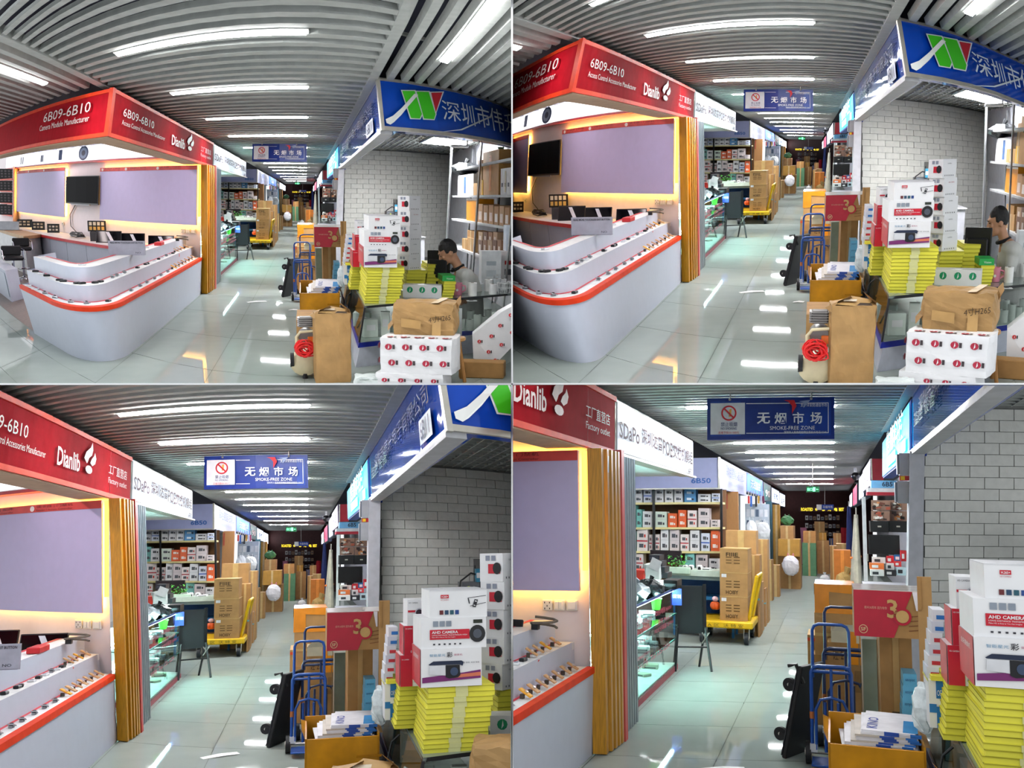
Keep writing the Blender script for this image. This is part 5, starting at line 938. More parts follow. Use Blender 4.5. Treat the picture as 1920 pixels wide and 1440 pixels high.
    s=T('cable','black cable looped over the corner of the glass case','cable',(.58,3.6,-1.5),nat=True,h=.3,solo=True); s.part('cable',G().tube([(.03,0,.45),(-.02,0,.40),(-.05,0,.25),(-.04,0,.1),(-.02,0,0)],.008,6),M_BLACK)
    # white boxes stack on two small yellow stacks
    y3=ystack(1.17,1.40,3.38,.3,ztop,-.79,7,'the yellow stack under the white tower')
    y4=ystack(1.43,1.60,3.36,.3,ztop,-.735,8,'the yellow stack right of the white tower')
    prev=y3
    for i in range(5):
        t=T('camera_box','white camera box in the tall tower, %s from bottom'%ORD[i],'box',(1.262-.014*i,3.42,-.79+.163*i),.72+.03*((i%2)*2-1),nat=True,on=prev,h=.161,group='white camera boxes in the tall tower')
        w=.105-.003*i; t.bx0=-w; t.bx1=w; t.D=.19; t.body=t.part('body',G().box(-w,0,0,w,.19,.161),M_BWHITE); prev=t
        t.lq('red_band',.1,.28,.62,.62,M_BRED); t.part('lens_print',G().disc((-w-.005,.045,.075),.034,14,axis='x'),mat('1A1A1E'),t.body); t.ft('AHD CAMERA' if i==3 else 'CAMERA',.3,.74,.75 if i==3 else .6,.80,mat('B03A4A' if i==3 else '5A5A62'))
        for a in range(5): t.fq('icon',.15+.15*a,.1,.19+.15*a,.17,M_TEXT)
        for a in range(2): t.lq('picture',.3+.25*a,.74,.48+.25*a,.92,mat('8A90A0'))
    s=boxt('logo_box','white box with green swirl logos behind the brown parcel','box',1.08,1.52,3.12,.2,ztop,-.90,M_BWHITE,rot=-.2,nat=True)
    logo_marks(s,[((s.bx0+.08+.14*i,-.004,s.h*.62),(1,0,0),(0,0,1)) for i in range(3)],.035,'1F9A6A')
    y5=ystack(1.52,1.66,2.98,.22,ztop,-.86,6,'the small yellow stack by the brown parcel')
    s=boxt('green_box','small green printed box on the small yellow stack','box',1.50,1.65,3.0,.18,-.86,-.80,mat('1FA64A',.4),on=y5); s.ft('Vision',.3,.3,.8,.65,mat('D8F0DC'))
    # ---------- brown parcel on wrapped white boxes
    def lbox(nm,lb,x,y,z,w,d,h,rot,m_,on=None):
        t=T(nm,lb,'box',(x,y,z),rot,nat=True,on=on,h=h); t.bx0=-w/2; t.bx1=w/2; t.D=d
        return t
    t3=lbox('wrapped_box','white wrapped box with green logos at the bottom of the pile',1.10,2.19,-1.80,.69,.45,.29,-.30,M_BWHITE); t3.body=t3.part('body',rsurf(rnd,.69,.45,.29,5,.02,.006).move((0,.225,0)),M_BWHITE); logo_marks(t3,[((-.22+.15*i,-.014,.07),(1,0,0),(0,0,1)) for i in range(4)],.03,'1F9A6A'); logo_marks(t3,[((-.24+.16*i,-.014,.21),(1,0,0),(0,0,1)) for i in range(4)],.028,'A8203A')
    t4=lbox('wrapped_box','white wrapped box with red logos under the brown parcel',1.07,2.21,-1.51,.70,.46,.38,-.32,M_BWHITE,on=t3); t4.body=t4.part('body',rsurf(rnd,.70,.46,.38,5,.02,.005).move((0,.23,0)),M_BWHITE)
    logo_marks(t4,[((-.25+.16*i+.03*j,-.014,.29-.17*j),(1,0,0),(0,0,1)) for i in range(4) for j in range(2)]+[((-.36,.08+.13*i,.29-.16*j),(0,-1,0),(0,0,1)) for i in range(3) for j in range(2)]+[((-.25+.13*i,.05,.392),(1,0,0),(0,1,0)) for i in range(5)],.034,'A8203A')
    pz=T('brown_parcel','brown kraft paper parcel with handwriting on the wrapped boxes','parcel',(1.07,2.33,-1.13),-.22,nat=True,on=t4,h=.30)
    bd=pz.part('body',rsurf(rnd,.56,.46,.29,7,.10,.009).move((0,.23,0)),M_KRAFT); pz.part('flap',G().add([(-.28,.02,.1),(-.34,.1,.02),(-.36,.25,.06),(-.28,.3,.16)],[(0,1,2,3)]),M_KRAFT,bd); pz.part('flap',G().add([(.28,.1,.2),(.33,.2,.3),(.31,.4,.34),(.25,.4,.27)],[(0,1,2,3)]),M_KRAFT,bd)
    pz.part('tape',G().add([(.08,-.035,.0),(.16,-.03,.0),(.16,-.035,.15),(.08,-.04,.15)],[(0,1,2,3)]),mat('C09A62',.25),bd); pz.part('tape',G().add([(.06,.0,.302),(.13,.0,.305),(.2,.42,.315),(.13,.42,.315)],[(0,1,2,3)]),mat('C6A878',.5),bd); pz.part('tape',G().add([(-.2,-.035,.08),(-.02,-.04,.06),(-.02,-.04,.14),(-.2,-.036,.16)],[(0,1,2,3)]),mat('B48E56',.25),bd)
    pz.part('handwriting',text_on((.05,-.048,.12),(.2,0,.03),(0,0,.06),'4寸H265'),mat('3A2A18'),bd)
    # tall kraft sack
    t=T('kraft_sack','tall brown kraft paper wrapped bundle standing on the floor','bundle',(.385,2.72,-H),.04,nat=True,h=.8)
    bd=t.part('body',rsurf(rnd,.345,.34,.80,8,.03,.006).move((0,.17,0)),M_KRAFT)
    t.part('torn_flap',G().add([(-.17,.0,.74),(-.12,.02,.84),(-.02,.1,.88),(.0,.25,.84),(-.16,.3,.8),(-.21,.15,.76)],[(0,1,2,3,4,5)]),M_KRAFT,bd); t.part('torn_flap',G().add([(.17,-.01,.7),(.16,.02,.84),(.08,.28,.9),(.12,.33,.84),(.19,.2,.76)],[(0,1,2,3,4)]),M_KRAFT,bd); t.part('top_fold',G().add([(-.14,.0,.815),(.1,-.005,.79),(.15,.2,.83),(.0,.3,.85)],[(0,1,2,3)]),mat('B8945E',.5),bd); t.part('opening_shade',G().add([(.02,.01,.806),(.14,.02,.80),(.13,.1,.812),(.05,.08,.818)],[(0,1,2,3)]),mat('3A2A1A'),bd); t.part('tape',G().add([(-.08,.06,.835),(.02,.06,.835),(.03,.12,.845),(-.07,.13,.845)],[(0,1,2,3)]),mat('E0D4C0',.2),bd)  # the dark patch on top is painted shade inside the tear
    s=T('plastic_sack','pale plastic sack on the floor before the glass case','sack',(.74,2.42,-H),nat=True,h=.25); s.part('body',rsurf(rnd,.3,.25,.23,5,.1,.012),mat('D6DEDC',.3)); s.part('seam',G().box(-.12,-.13,.2,.12,-.125,.21),mat('9AA6A2'))
    # ---------- air compressor with red hose
    t=T('air_compressor','cream air compressor with coiled red hose on the floor','compressor',(.10,2.86,-H),nat=True,h=.7); CR=mat('D9CDA8',.4)
    t.part('tank',G().tube([(0,-.1,.17),(0,-.07,.17),(0,.3,.17),(0,.33,.17)],[.06,.135,.135,.06],16),CR,smooth=True); t.part('handle',G().tube([(-.07,-.06,.28),(-.075,-.07,.5),(-.04,-.07,.555),(.1,-.07,.57)],.016,8),CR,smooth=True)
    for x in (-.12,.12):
        w=t.part('wheel',G().cyl((x-.018,.25 if x>0 else -.03,.22),(x+.018,.25 if x>0 else -.03,.22),.085,n=18),M_RUBBER,smooth=True); t.part('hub',G().cyl((x-.022,.25 if x>0 else -.03,.22),(x+.022,.25 if x>0 else -.03,.22),.03,n=10),M_ALU,w)
    t.part('foot',G().cyl((0,-.06,0),(0,-.06,.06),.025,n=8),M_RUBBER); t.part('pump_block',G().cbox(-.05,0,.6,.08,.14,.72,.01),mat('6E6A68',.4,metal=.5))
    for i in range(5): t.part('cooling_fin',G().box(-.065,-.012,.61+.024*i,.095,.15,.618+.024*i),mat('8A8684',.35,metal=.6))
    t.part('motor',G().cyl((.015,-.05,.5),(.015,.2,.5),.075,n=16),mat('7E7A78',.4,metal=.4),smooth=True); t.part('switch_box',G().cbox(.03,-.07,.42,.1,-.02,.5,.006),mat('E8702A',.4)); t.part('gauge',G().cyl((.07,-.09,.37),(.07,-.07,.37),.03,n=14),M_ALU); t.part('gauge_face',G().disc((.07,-.092,.37),.025,14),M_BWHITE)
    s=T('air_hose','coiled red air hose hanging on the compressor','hose',(.09,2.79,-1.52),nat=True,h=.25,solo=True); g=G()
    pts=[]
    for i in range(230):
        a=i*.5; lp=int(i*.5/6.283); q=random.Random(lp); ox,oz,sx,sz=q.uniform(-.035,.03),q.uniform(-.03,.03),q.uniform(.5,1.1),q.uniform(.6,1.25); r=.085
        pts.append((sx*r*math.cos(a)+ox-.01,.025*math.sin(a*.7+lp)-.01-.002*lp*.3,.12+sz*r*math.sin(a)+oz))
    pts=[tuple(sum(pts[max(0,min(len(pts)-1,i+d))][c] for d in (-1,0,1))/3 for c in range(3)) for i in range(len(pts))]
    g.tube(pts,.0075,6); s.part('air_hose',g,mat('D81E1E',.35),smooth=True)
    # ---------- cartons behind it
    s=boxt('carton','battered brown carton behind the air compressor','carton',.0,.22,3.35,.4,-H,-1.30,M_CARD); s.part('tape',G().box(s.bx0-.002,-.003,s.h*.5,s.bx1,-.001,s.h*.56),mat('C9A76B',.3),s.body)
    oc=T('open_carton','open carton wrapped in yellow tape full of flattened boxes','carton',(.28,4.15,-H),h=.58); OT=mat('C98A16',.3,noise=.25,scale=5)
    bd=oc.part('front_wall',G().cbox(-.265,0,0,.265,.012,.575,.004),OT); oc.part('side_wall',G().box(-.265,.0,0,-.253,.6,.58),OT); oc.part('side_wall',G().box(.253,.0,0,.265,.6,.60),OT); oc.part('back_wall',G().box(-.265,.59,0,.265,.6,.62),OT); oc.part('bottom',G().box(-.25,.01,0,.25,.59,.02),M_CARD2); oc.part('flap',G().add([(-.265,0,.575),(-.265,.6,.58),(-.30,.5,.62),(-.29,.1,.62)],[(0,1,2,3)]),OT,bd); oc.part('flap',G().add([(.265,.0,.6),(.265,.6,.6),(.31,.5,.57),(.3,.1,.57)],[(0,1,2,3)]),M_CARD2,bd)
    for i in range(4): oc.part('tape',G().box(-.2+.1*i,-.004,.1+.1*i,-.02+.1*i,-.002,.12+.1*i),mat('B87A10',.25),bd)
    prev=None; z=-1.25
    for i in range(12):
        w=.43-.012*i+rnd.uniform(-.02,.02); sh=rnd.uniform(-.02,.02)+(.02 if i>6 else 0)
        s=T('flattened_box','flattened white box in the open carton, %s from bottom'%ORD[i],'box',(.28+sh,4.22,z),rnd.uniform(-.05,.05)-(.06 if i>9 else 0),h=.012,on=prev,group='flattened boxes in the open carton')
        if prev is None: s.o.z=oc.o.z+.50*oc.kz; s.M=ROOM.M@Matrix.Translation(s.o); s.root.matrix_world=s.M
        bd=s.part('sheet',G().box(-w/2,0,0,w/2,.48,.0115),mat('E2E0E6' if i%3 else 'C9BFB4',.55)); s.part('blue_band',G().box(-.02,-.002,0,.06,.0,.0115),mat('2A4FA8'),bd); s.part('blue_band',G().box(.12,-.002,0,.18,.0,.0115),mat('2A6FC0'),bd)
        if i==11: s.part('blue_band',G().box(.08,.02,.0115,.16,.3,.0125),mat('2A8AC8'),bd); s.part('lettering',text_on((-.06,.05,.013),(.0,.26,0),(-.06,0,0),'KINO',True),mat('2A3FA0'),bd); s.part('picture',G().box(.18,.06,.0115,.21,.2,.0125),mat('4A505C'),bd)
        prev=s
    # red carton with big 30
    s0=boxt('carton','plain brown carton under the red printed carton','carton',.36,.565,4.98,.4,-H,-.70,M_CARD2); s0.part('tape',G().box(-.02,-.003,0,.02,-.001,s0.h),mat('B8925A',.3),s0.body)
    s=boxt('printed_carton','red and brown printed carton with large tan numerals','carton',.14,.578,4.62,.45,-.70,-.425,M_CARD2,on=s0)
    s.fpoly('red_print',[(0,0),(.52,0),(.78,1),(0,1)],mat('B0142E',.35)); s.part('number_ring',G().ring((s.bx0+.64*(s.bx1-s.bx0),-.008,s.h*.46),.038,.052,26),mat('B0142E',.4),s.body); s.part('number_ring',G().ring((s.bx0+.64*(s.bx1-s.bx0),-.009,s.h*.46),.0,.037,20),mat('C29A5E',.5),s.body); s.ft('3',.44,.42,.58,.82,mat('C29A5E'),bold=True,d=.008); s.part('seal',G().ring((s.bx0+.12*(s.bx1-s.bx0),-.008,s.h*.16),.022,.026,20),mat('D8B48A'),s.body); s.ft('SF',.085,.12,.155,.2,mat('D8B48A'),bold=True,d=.008); s.ft('顺丰30周年 因为有你',.14,.6,.44,.66,mat('D8A08A'),d=.008); s.part('film_tape',G().add([(s.bx0+.34,-.01,s.h),(s.bx0+.36,-.01,s.h*.6),(s.bx0+.37,-.01,s.h*.6),(s.bx0+.37,-.01,s.h)],[(0,1,2,3)]),mat('E8E0E4',.1),s.body); s.part('top_tape',G().box(s.bx0,0,s.h,s.bx1,s.D,s.h+.004),mat('D8CFC6',.15),s.body)
    for i in range(4): s.fpoly('line_print',[(.72,.15+.1*i),(.97,.2+.1*i),(.97,.22+.1*i),(.72,.17+.1*i)],mat('7A4A26'))
    # stack with orange tape, behind the hand trucks
    c0=boxt('carton','brown carton at the foot of the taped stack','carton',-.13,.21,6.6,.5,-H,-1.15,M_CARD2); c0.part('tape',G().box(-.03,-.003,0,.03,-.001,c0.h),mat('B8925A',.3),c0.body)
    c1=boxt('carton','brown carton under the orange taped carton','carton',-.135,.2,6.6,.5,-1.15,-.79,M_CARD,on=c0); c1.part('tape',G().box(c1.bx0,-.003,c1.h*.45,c1.bx1,-.001,c1.h*.52),mat('C9A76B',.3),c1.body)
    c2=boxt('carton','brown carton covered with bright orange tape, top of stack','carton',-.14,.2,6.6,.5,-.79,-.55,M_CARD,on=c1); OT2=mat('E8901E',.25,noise=.2,scale=5)
    c2.fpoly('orange_tape',[(0,.78),(1,.7),(1,1),(0,1)],OT2); c2.fpoly('orange_tape',[(0,0),(1,0),(1,.16),(.5,.22),(0,.14)],OT2); c2.fpoly('orange_tape',[(0,.14),(.36,.2),(.36,.8),(0,.78)],OT2,d=.005); c2.part('orange_tape',G().box(c2.bx0,0,c2.h,c2.bx1,c2.D,c2.h+.004),OT2,c2.body); c2.lq('orange_tape',0,.6,1,1,OT2)
    s=boxt('carton','brown carton with handwriting behind the second hand truck','carton',.0,.30,6.28,.28,-H,-.99,M_CARD2); s.ft('佐 25',.12,.82,.5,.93,mat('4A3018')); s.fpoly('orange_tape',[(.62,.78),(.82,.78),(.82,1),(.62,1)],OT2); s.fpoly('box_mark',[(.72,.5),(.98,.5),(.98,.72),(.72,.72)],mat('8A6638'))
    s=boxt('carton','open pale carton lying on the cartons behind the hand trucks','carton',.0,.30,6.28,.28,-.99,-.90,mat('D0C6A8',.6),on=s); s.part('orange_tape',G().box(s.bx0+.15,-.004,0,s.bx0+.2,.2,s.h+.003),OT2,s.body); s.part('flap',G().add([(s.bx0,0,s.h),(s.bx1,0,s.h),(s.bx1-.05,-.02,s.h+.06),(s.bx0+.05,-.02,s.h+.06)],[(0,1,2,3)]),mat('D8CFB4',.6),s.body)
    s=boxt('carton','narrow brown carton left of the second hand truck','carton',-.19,-.10,6.9,.4,-H,-1.02,M_CARD); s.fq('orange_tape',.0,.93,1,.97,mat('D8502A'))
    # tall glass cabinet and pale blue boxes
    t=T('glass_cabinet','small glass cabinet between cartons and pale blue boxes','cabinet',(.34,5.35,-H),h=1.0); t.part('base',G().box(-.09,0,0,.12,.5,.3),mat('7E8A80',.4)); t.part('front_pane',G().quad((-.09,0,.3),(.12,0,.3),(.12,0,.98),(-.09,0,.98)),M_GLASS); t.part('side_pane',G().quad((-.09,.5,.3),(-.09,0,.3),(-.09,0,.98),(-.09,.5,.98)),M_GLASS); t.part('back_panel',G().box(-.09,.48,.3,.12,.5,.98),mat('A9B29C',.5)); t.part('top',G().box(-.095,-.005,.98,.125,.505,1.0),mat('C6D4CE',.2))
    for x in (-.09,.12): t.part('edge_strip',G().box(x-.005,-.006,.3,x+.005,.004,.98),M_ALU)
    prev=boxt('stool_box','dark stand under the pale blue boxes','stand',.43,.53,4.72,.22,-H,-1.23,mat('2E3A3E',.5)); prev.part('top_plate',G().box(prev.bx0,0,prev.h,prev.bx1,.25,prev.h+.003),M_BLACK,prev.body)
    for i in range(4): s=boxt('pale_blue_box','pale blue small box in the column, %s from the bottom'%ORD[i],'box',.44,.52,4.72,.2,-1.228+.078*i,-1.153+.078*i,mat('5FA8C8',.4),on=prev,group='column of pale blue boxes'); s.ft('azoyiot',.15,.35,.85,.65,mat('1E3F6A')); prev=s
    # ---------- hand trucks
    def hand_truck(lb,x,y,w,top,M,wheels=True,z0=-H):
        h=top-z0; t=T('hand_truck',lb,'hand truck',(x,y,z0),nat=1.3,h=h); r=.013; c=.05
        arc=lambda zz,ww,yy: [(-ww,yy,zz-c),(-ww+c*.3,yy,zz-c*.3),(-ww+c,yy,zz),(ww-c,yy,zz),(ww-c*.3,yy,zz-c*.3),(ww,yy,zz-c)]
        t.part('upper_frame',G().tube([(-w,.02,h*.62)]+arc(h,w,.1)+[(w,.02,h*.62)],r,8),M,smooth=True); t.part('lower_frame',G().tube([(-w*1.08,0,.1),(-w*1.08,0,h*.6)]+arc(h*.705,w*1.08,.02)+[(w*1.08,0,h*.6),(w*1.08,0,.1)],r*1.15,8),M,smooth=True)
        for zz in (h*.70,h*.665): t.part('cross_tube',G().tube([(-w,.02,zz),(w,.02,zz)],r,8),M)
        t.part('inner_arch',G().tube([(-w*.85,-.02,.12),(-w*.85,-.02,h*.40)]+[(-w*.6,-.02,h*.47),(0,-.02,h*.49),(w*.6,-.02,h*.47)]+[(w*.85,-.02,h*.40),(w*.85,-.02,.12)],r*.9,8),M,smooth=True)
        for xx in (-w*.35,0,w*.35): t.part('back_bar',G().tube([(xx,0,.1),(xx,0,h*(.69 if xx==0 else .45))],r*.9,6),M)
        t.part('toe_plate',G().cbox(-w*1.1,-.2,.045,w*1.1,.02,.06,.004),M); t.part('axle',G().tube([(-w*1.3,.04,.08),(w*1.3,.04,.08)],.01,6),M_ALU)
        if wheels:
            for s_ in (-1,1):
                wh=t.part('wheel',G().cyl((s_*w*1.15,.04,.08),(s_*w*1.45,.04,.08),.08,n=20),M_RUBBER,smooth=True); t.part('hub',G().cyl((s_*w*1.12,.04,.08),(s_*w*1.5,.04,.08),.03,n=12),M_ALU,wh)
        t.part('wheel_guard',G().box(-w*1.2,-.03,.1,-w*.8,.0,.16),mat('C9CCD2',.4)); t.part('tape_wrap',G().cyl((-w*1.08,0,h*.33),(-w*1.08,0,h*.38),r*1.3,n=8),mat('B86A3A',.5))
    hand_truck('bright blue folding hand truck beside the open carton',.024,5.6,.135,-.765,M_TUBE); hand_truck('dark navy hand truck behind the bright blue one',.14,6.05,.16,-.69,M_NAVY)
    # ---------- black platform dolly leaning on its side
    t=T('flat_dolly','black flat dolly leaning upright against the blue hand truck','dolly',(-.30,5.85,-H),-.42,nat=1.0,h=.75)
    dk=G().cbox(-.02,-.12,.0,.02,.28,.74,.008).rot(.21,'y'); bd=t.part('deck',dk,mat('1C1C1E',.5)); t.part('rim',G().box(-.026,-.124,.02,-.018,.284,.72).rot(.21,'y'),mat('34343A',.5),bd)
    for i,zz in enumerate((.16,.56)):
        for j,yy in enumerate((-.06,.2)):
            c=Vector((-.085,yy,zz)); g=G().cyl((-.085,yy-.018,zz),(-.085,yy+.018,zz),.052,n=18).rot(.21,'y'); w=t.part('caster',g,M_RUBBER,smooth=True); t.part('hub',G().cyl((-.085,yy-.022,zz),(-.085,yy+.022,zz),.014,n=10).rot(.21,'y'),M_ALU,w); t.part('caster_fork',G().box(-.085,yy-.03,zz-.02,-.02,yy-.022,zz+.02).rot(.21,'y'),M_RUBBER)
    t.part('strap',G().tube([(.02,-.13,.72),(.08,-.12,.74),(.13,-.08,.6)],.015,6).rot(.05,'y'),M_BLACK)
BUILDERS.append(right_pile)
# ------------------------------------------------------------------ inside the right stall: rack, desk goods, man
def smooth_union(g,voxel,it=6):
    """weld overlapping shapes into one continuous skin"""
    me=bpy.data.meshes.new('tmp'); me.from_pydata([tuple(v) for v in g.v],[],g.f); me.update(); o=bpy.data.objects.new('tmp',me)
    m=o.modifiers.new('r','REMESH'); m.mode='VOXEL'; m.voxel_size=voxel; s=o.modifiers.new('s','SMOOTH'); s.iterations=it; s.factor=.5
    e=evaluated(o); r=G(); r.add([v.co.copy() for v in e.vertices],[tuple(p.vertices) for p in e.polygons])
    bpy.data.objects.remove(o); bpy.data.meshes.remove(me); bpy.data.meshes.remove(e); return r

def stall_inside(k):
    rnd=random.Random(13)
    # ---------- storage rack on the right wall
    t=T('storage_rack','grey metal storage rack along the right stall wall','rack',(2.85,5.5,-H),mapped=True); XR=2.85
    for z in (-.885,-.386,.04,.52): t.part('shelf_board',bar(XR,3.5,2.75,5.65,z-.035,z,4,axis='y'),mat('B9BBBE',.4))
    for y in (5.6,4.2,2.78): t.part('post',G().box(XR,y,-H,XR+.04,y+.04,.95),mat('9A9CA0',.4)); t.part('post',G().box(3.46,y,-H,3.5,y+.04,.95),mat('9A9CA0',.4))
    def rackbox(name,label,cat,x0,y0,x1,y1,top,m_,D=.3,zb=None,group=None):
        vo=0 if top else 360; u0,u1=480+x0/4,480+x1/4; vm=vo+(y0+y1)/8
        A=ax(1,u0,vm,XR+.05); B=ax(1,u1,vm,XR+.05); um=(u0+u1)/2; zt=ax(1,um,vo+y0/4,XR+.05).z; z0=ax(1,um,vo+y1/4,XR+.05).z if zb is None else zb
        s=T(name,label,cat,(XR+.05,(A.y+B.y)/2,z0),h=zt-z0,mapped=False,group=group); hw=abs(A.y-B.y)/2
        s.body=s.part('body',G().box(0,-hw,0,D,hw,zt-z0),m_); s.hw=hw; return s
    def rmark(s,nm,f0,z0,f1,z1,m_): s.part(nm,G().quad((-.004,s.hw*(1-2*f0),s.h*z0),(-.004,s.hw*(1-2*f1),s.h*z0),(-.004,s.hw*(1-2*f1),s.h*z1),(-.004,s.hw*(1-2*f0),s.h*z1)),m_,s.body)
    s=rackbox('storage_bin','orange plastic storage bin on the rack','bin',1580,50,1665,205,False,mat('E8961E',.3),zb=-.386); rmark(s,'rim',0,.92,1,1,mat('F0E8E0',.3))
    for i in range(6):
        s=rackbox('paper_packet','brown paper packet on the rack shelf beside the orange bin, %s'%ORD[i],'packet',1668+i*40,90+i*4+6*(i%2),1704+i*40,215+i*9,False,mat('A4784E' if i%2 else 'B08A64',.6),zb=-.386,group='brown packets beside the orange bin'); rmark(s,'label',.2,.15,.8,.6,mat('E6E0DC' if i%2 else 'D8C8C0'))
    for i,(x0,y0,x1,y1,c,lb) in enumerate(((1550,350,1588,403,'B08A58','small brown carton on the low rack shelf, leftmost'),(1590,345,1650,412,'B58E5C','small brown carton on the low rack shelf, second'))):
        s=rackbox('carton',lb,'carton',x0,y0,x1,y1,False,mat(c,.7),zb=-.885); rmark(s,'tape',.4,0,.6,1,mat('C9A76B',.3)); low=s
    s=rackbox('carton','small brown carton stacked on the low rack shelf cartons','carton',1588,290,1645,343,False,M_CARD2,zb=-.72); rmark(s,'tape',.4,0,.6,1,mat('C9A76B',.3))
    for i in range(9):
        x=1672+(i%5)*38; y=400-(i//5)*60; s=rackbox('paper_packet','brown packet in the low rack heap, %s'%ORD[i],'packet',x,y-40,x+34,y+22,False,mat(('6E4A38','8A6448','A88A6C')[i%3],.6),zb=-.885+(i//5)*.16,group='brown packets heaped on the low rack shelf'); rmark(s,'label',.3,.2,.7,.7,mat('CFC2B8'))
    for i,(x0,y0,x1,y1,c,zb,lb) in enumerate(((1690,1130,1815,1355,'B98A4E',.04,'large brown carton with orange tape on the rack'),(1828,1260,1912,1380,'E6E6E6',.04,'white logo carton beside the large rack carton'),(1660,1200,1690,1400,'A67C49',.04,'brown carton behind the large rack carton'),(1510,1310,1630,1420,'E4E6EA',.04,'white appliance box on the upper rack shelf'),(1590,1375,1660,1425,'B08A58',.04,'small carton before the white appliance box'),(1660,1350,1700,1428,'E0B02E',.04,'yellow packet on the upper rack shelf'))):
        s=rackbox('carton' if i not in (3,5) else ('appliance_box' if i==3 else 'packet'),lb,'carton' if i not in (3,5) else ('box' if i==3 else 'packet'),x0,y0,x1,y1,True,mat(c,.6),zb=zb); rmark(s,'tape' if i!=3 else 'print',.42,.1,.56,.9,mat('D8862E' if i==0 else ('3A5A8A' if i==3 else 'D8C8A8'),.4))
        if i==1:
            for a in range(3): rmark(s,'logo',.1+.3*a,.3,.25+.3*a,.45,mat('3A3A44'))
    s=T('cloth_sack','green woven sack on top of the rack cartons','sack',(3.1,3.95,.42),nat=True,h=.25); s.part('body',G().ball((0,0,.14),(.2,.22,.15),12,8).jitter(.02,rnd),mat('6F8A66',.8)); s.part('tie',G().cyl((0,0,.26),(0,0,.34),.03,.06,8),mat('6F8A66',.8))
    s=T('plastic_bag','black plastic bag on top of the rack near the wall','bag',(3.05,5.35,.42),nat=True,h=.2); s.part('body',G().ball((0,0,.1),(.3,.28,.11),12,8).jitter(.02,rnd),mat('1A1C1E',.3)); s.part('knot',G().cyl((0,0,.2),(.05,0,.28),.03,.05,6),mat('1A1C1E',.3))
    s=T('ceiling_fan','white wall fan above the rack','fan',(2.75,4.9,.86),nat=True,h=.15); s.part('arm',G().cyl((.1,0,.0),(.1,0,.15),.02,n=8),M_WHITE); s.part('head',G().cbox(-.22,-.06,-.03,.12,.06,.02,.015),M_WHITE); s.part('blade',G().box(-.3,-.02,.01,-.1,.06,.02),mat('D8DADC',.4))
    # ---------- desk against the brick wall, computer and gear
    t=boxt('desk','grey desk against the white brick wall','desk',1.55,2.6,6.45,.6,-H,-.80,M_GREY); t.part('desk_top',G().box(t.bx0-.02,-.02,t.h,t.bx1+.02,.6,t.h+.02),mat('C9CBD0',.4)); tz=t.top()
    s0=boxt('monitor','black monitor on the desk under the computer tower','monitor',1.88,2.14,6.5,.12,-.79,-.39,M_BLACK); s0.fq('screen',.04,.06,.96,.95,mat('0C0C10',.2)); s0.part('shelf',G().box(s0.bx0-.1,-.05,s0.h,s0.bx1+.1,.3,s0.h+.012),M_BLACK)
    s=boxt('computer_tower','black computer tower raised above the desk','computer',1.875,2.09,6.5,.3,-.375,-.03,mat('15161A',.35),on=s0); s.fq('drive_bay',.1,.72,.4,.92,mat('2E3036')); s.fq('front_panel',.05,.05,.32,.6,mat('2A3A44')); s.fq('sticker',.06,.1,.26,.5,mat('8A8A6A'))
    s=boxt('network_box','grey network box with cables left of the computer tower','device',1.66,1.86,6.5,.25,-.375,-.27,mat('5E6268',.4),on=s0)
    for i in range(4): s.fq('port',.1+.2*i,.3,.22+.2*i,.6,mat('C9D83A' if i==1 else '22262C'))
    s.part('cable',G().tube([(-.15,0,-.05),(-.12,0,.12),(0,0,.2),(.12,0,.17)],.01,6),M_BLACK); s.part('antenna',G().cyl((.06,.05,.1),(.06,.05,.28),.01,n=6),M_BLACK)
    boxt('boxed_adapter','small teal boxed adapter beside the computer tower','box',1.81,1.86,6.45,.08,-.27,-.13,mat('2A7A9A',.4),on=s).fq('label',.1,.3,.9,.7,M_WHITE)
    # ---------- monitor turned to the man, mugs and paper rolls on the glass counter
    t=T('monitor','black monitor seen from behind at the desk beside the man','monitor',(1.60,3.32,-1.04),-.5,nat=True,h=.45); t.part('back_cover',G().cbox(-.15,0,.05,.15,.025,.46,.008),mat('0E0F12',.4)); t.part('housing',G().cbox(-.12,-.03,.14,.12,.0,.36,.012),mat('16171B',.4)); t.part('stand',G().box(-.03,-.02,0,.03,.02,.1),M_BLACK); t.part('base',G().cbox(-.1,-.07,0,.1,.07,.012,.004),M_BLACK)
    t=T('mug','pink mug on the glass counter beside the monitor','mug',(1.755,3.02,-1.045),nat=True,h=.14); t.part('body',G().lathe([(.055,0),(.06,.01),(.062,.13),(.066,.14),(.056,.14),(.052,.02)],n=20),mat('E58FA8',.3),smooth=True); t.part('coffee',G().disc((0,0,.12),.053,16,axis='z'),mat('B8506A',.3)); t.part('handle',G().tube([(.06,0,.11),(.1,0,.1),(.105,0,.06),(.06,0,.03)],.009,6),mat('E58FA8',.3)); t.part('print',G().disc((-.01,-.064,.06),.015,10),M_WHITE)
    for i,(x,y,r,h,c,lb) in enumerate(((1.92,2.86,.055,.15,'F0F0EE','white paper roll beside the pink mug'),(2.22,2.86,.055,.14,'F2F2F0','white paper roll among the counter rolls, back left'),(2.32,2.76,.05,.15,'BFC4C8','silver film roll among the counter rolls, middle'),(2.20,2.70,.05,.12,'F2F2F2','white paper roll among the counter rolls, front left'),(2.42,2.72,.055,.14,'E9E9EA','white paper roll among the counter rolls, right'),(2.40,2.86,.05,.16,'C9CED2','silver film roll among the counter rolls, back right'))):
        s=T('paper_roll',lb,'paper roll',(x,y,-1.045),nat=True,h=h); s.part('roll',G().cyl((0,0,0),(0,0,h),r,n=18),mat(c,.4),smooth=True); s.part('core',G().cyl((0,0,h),(0,0,h+.003),r*.35,n=12),mat('7A6A58'))
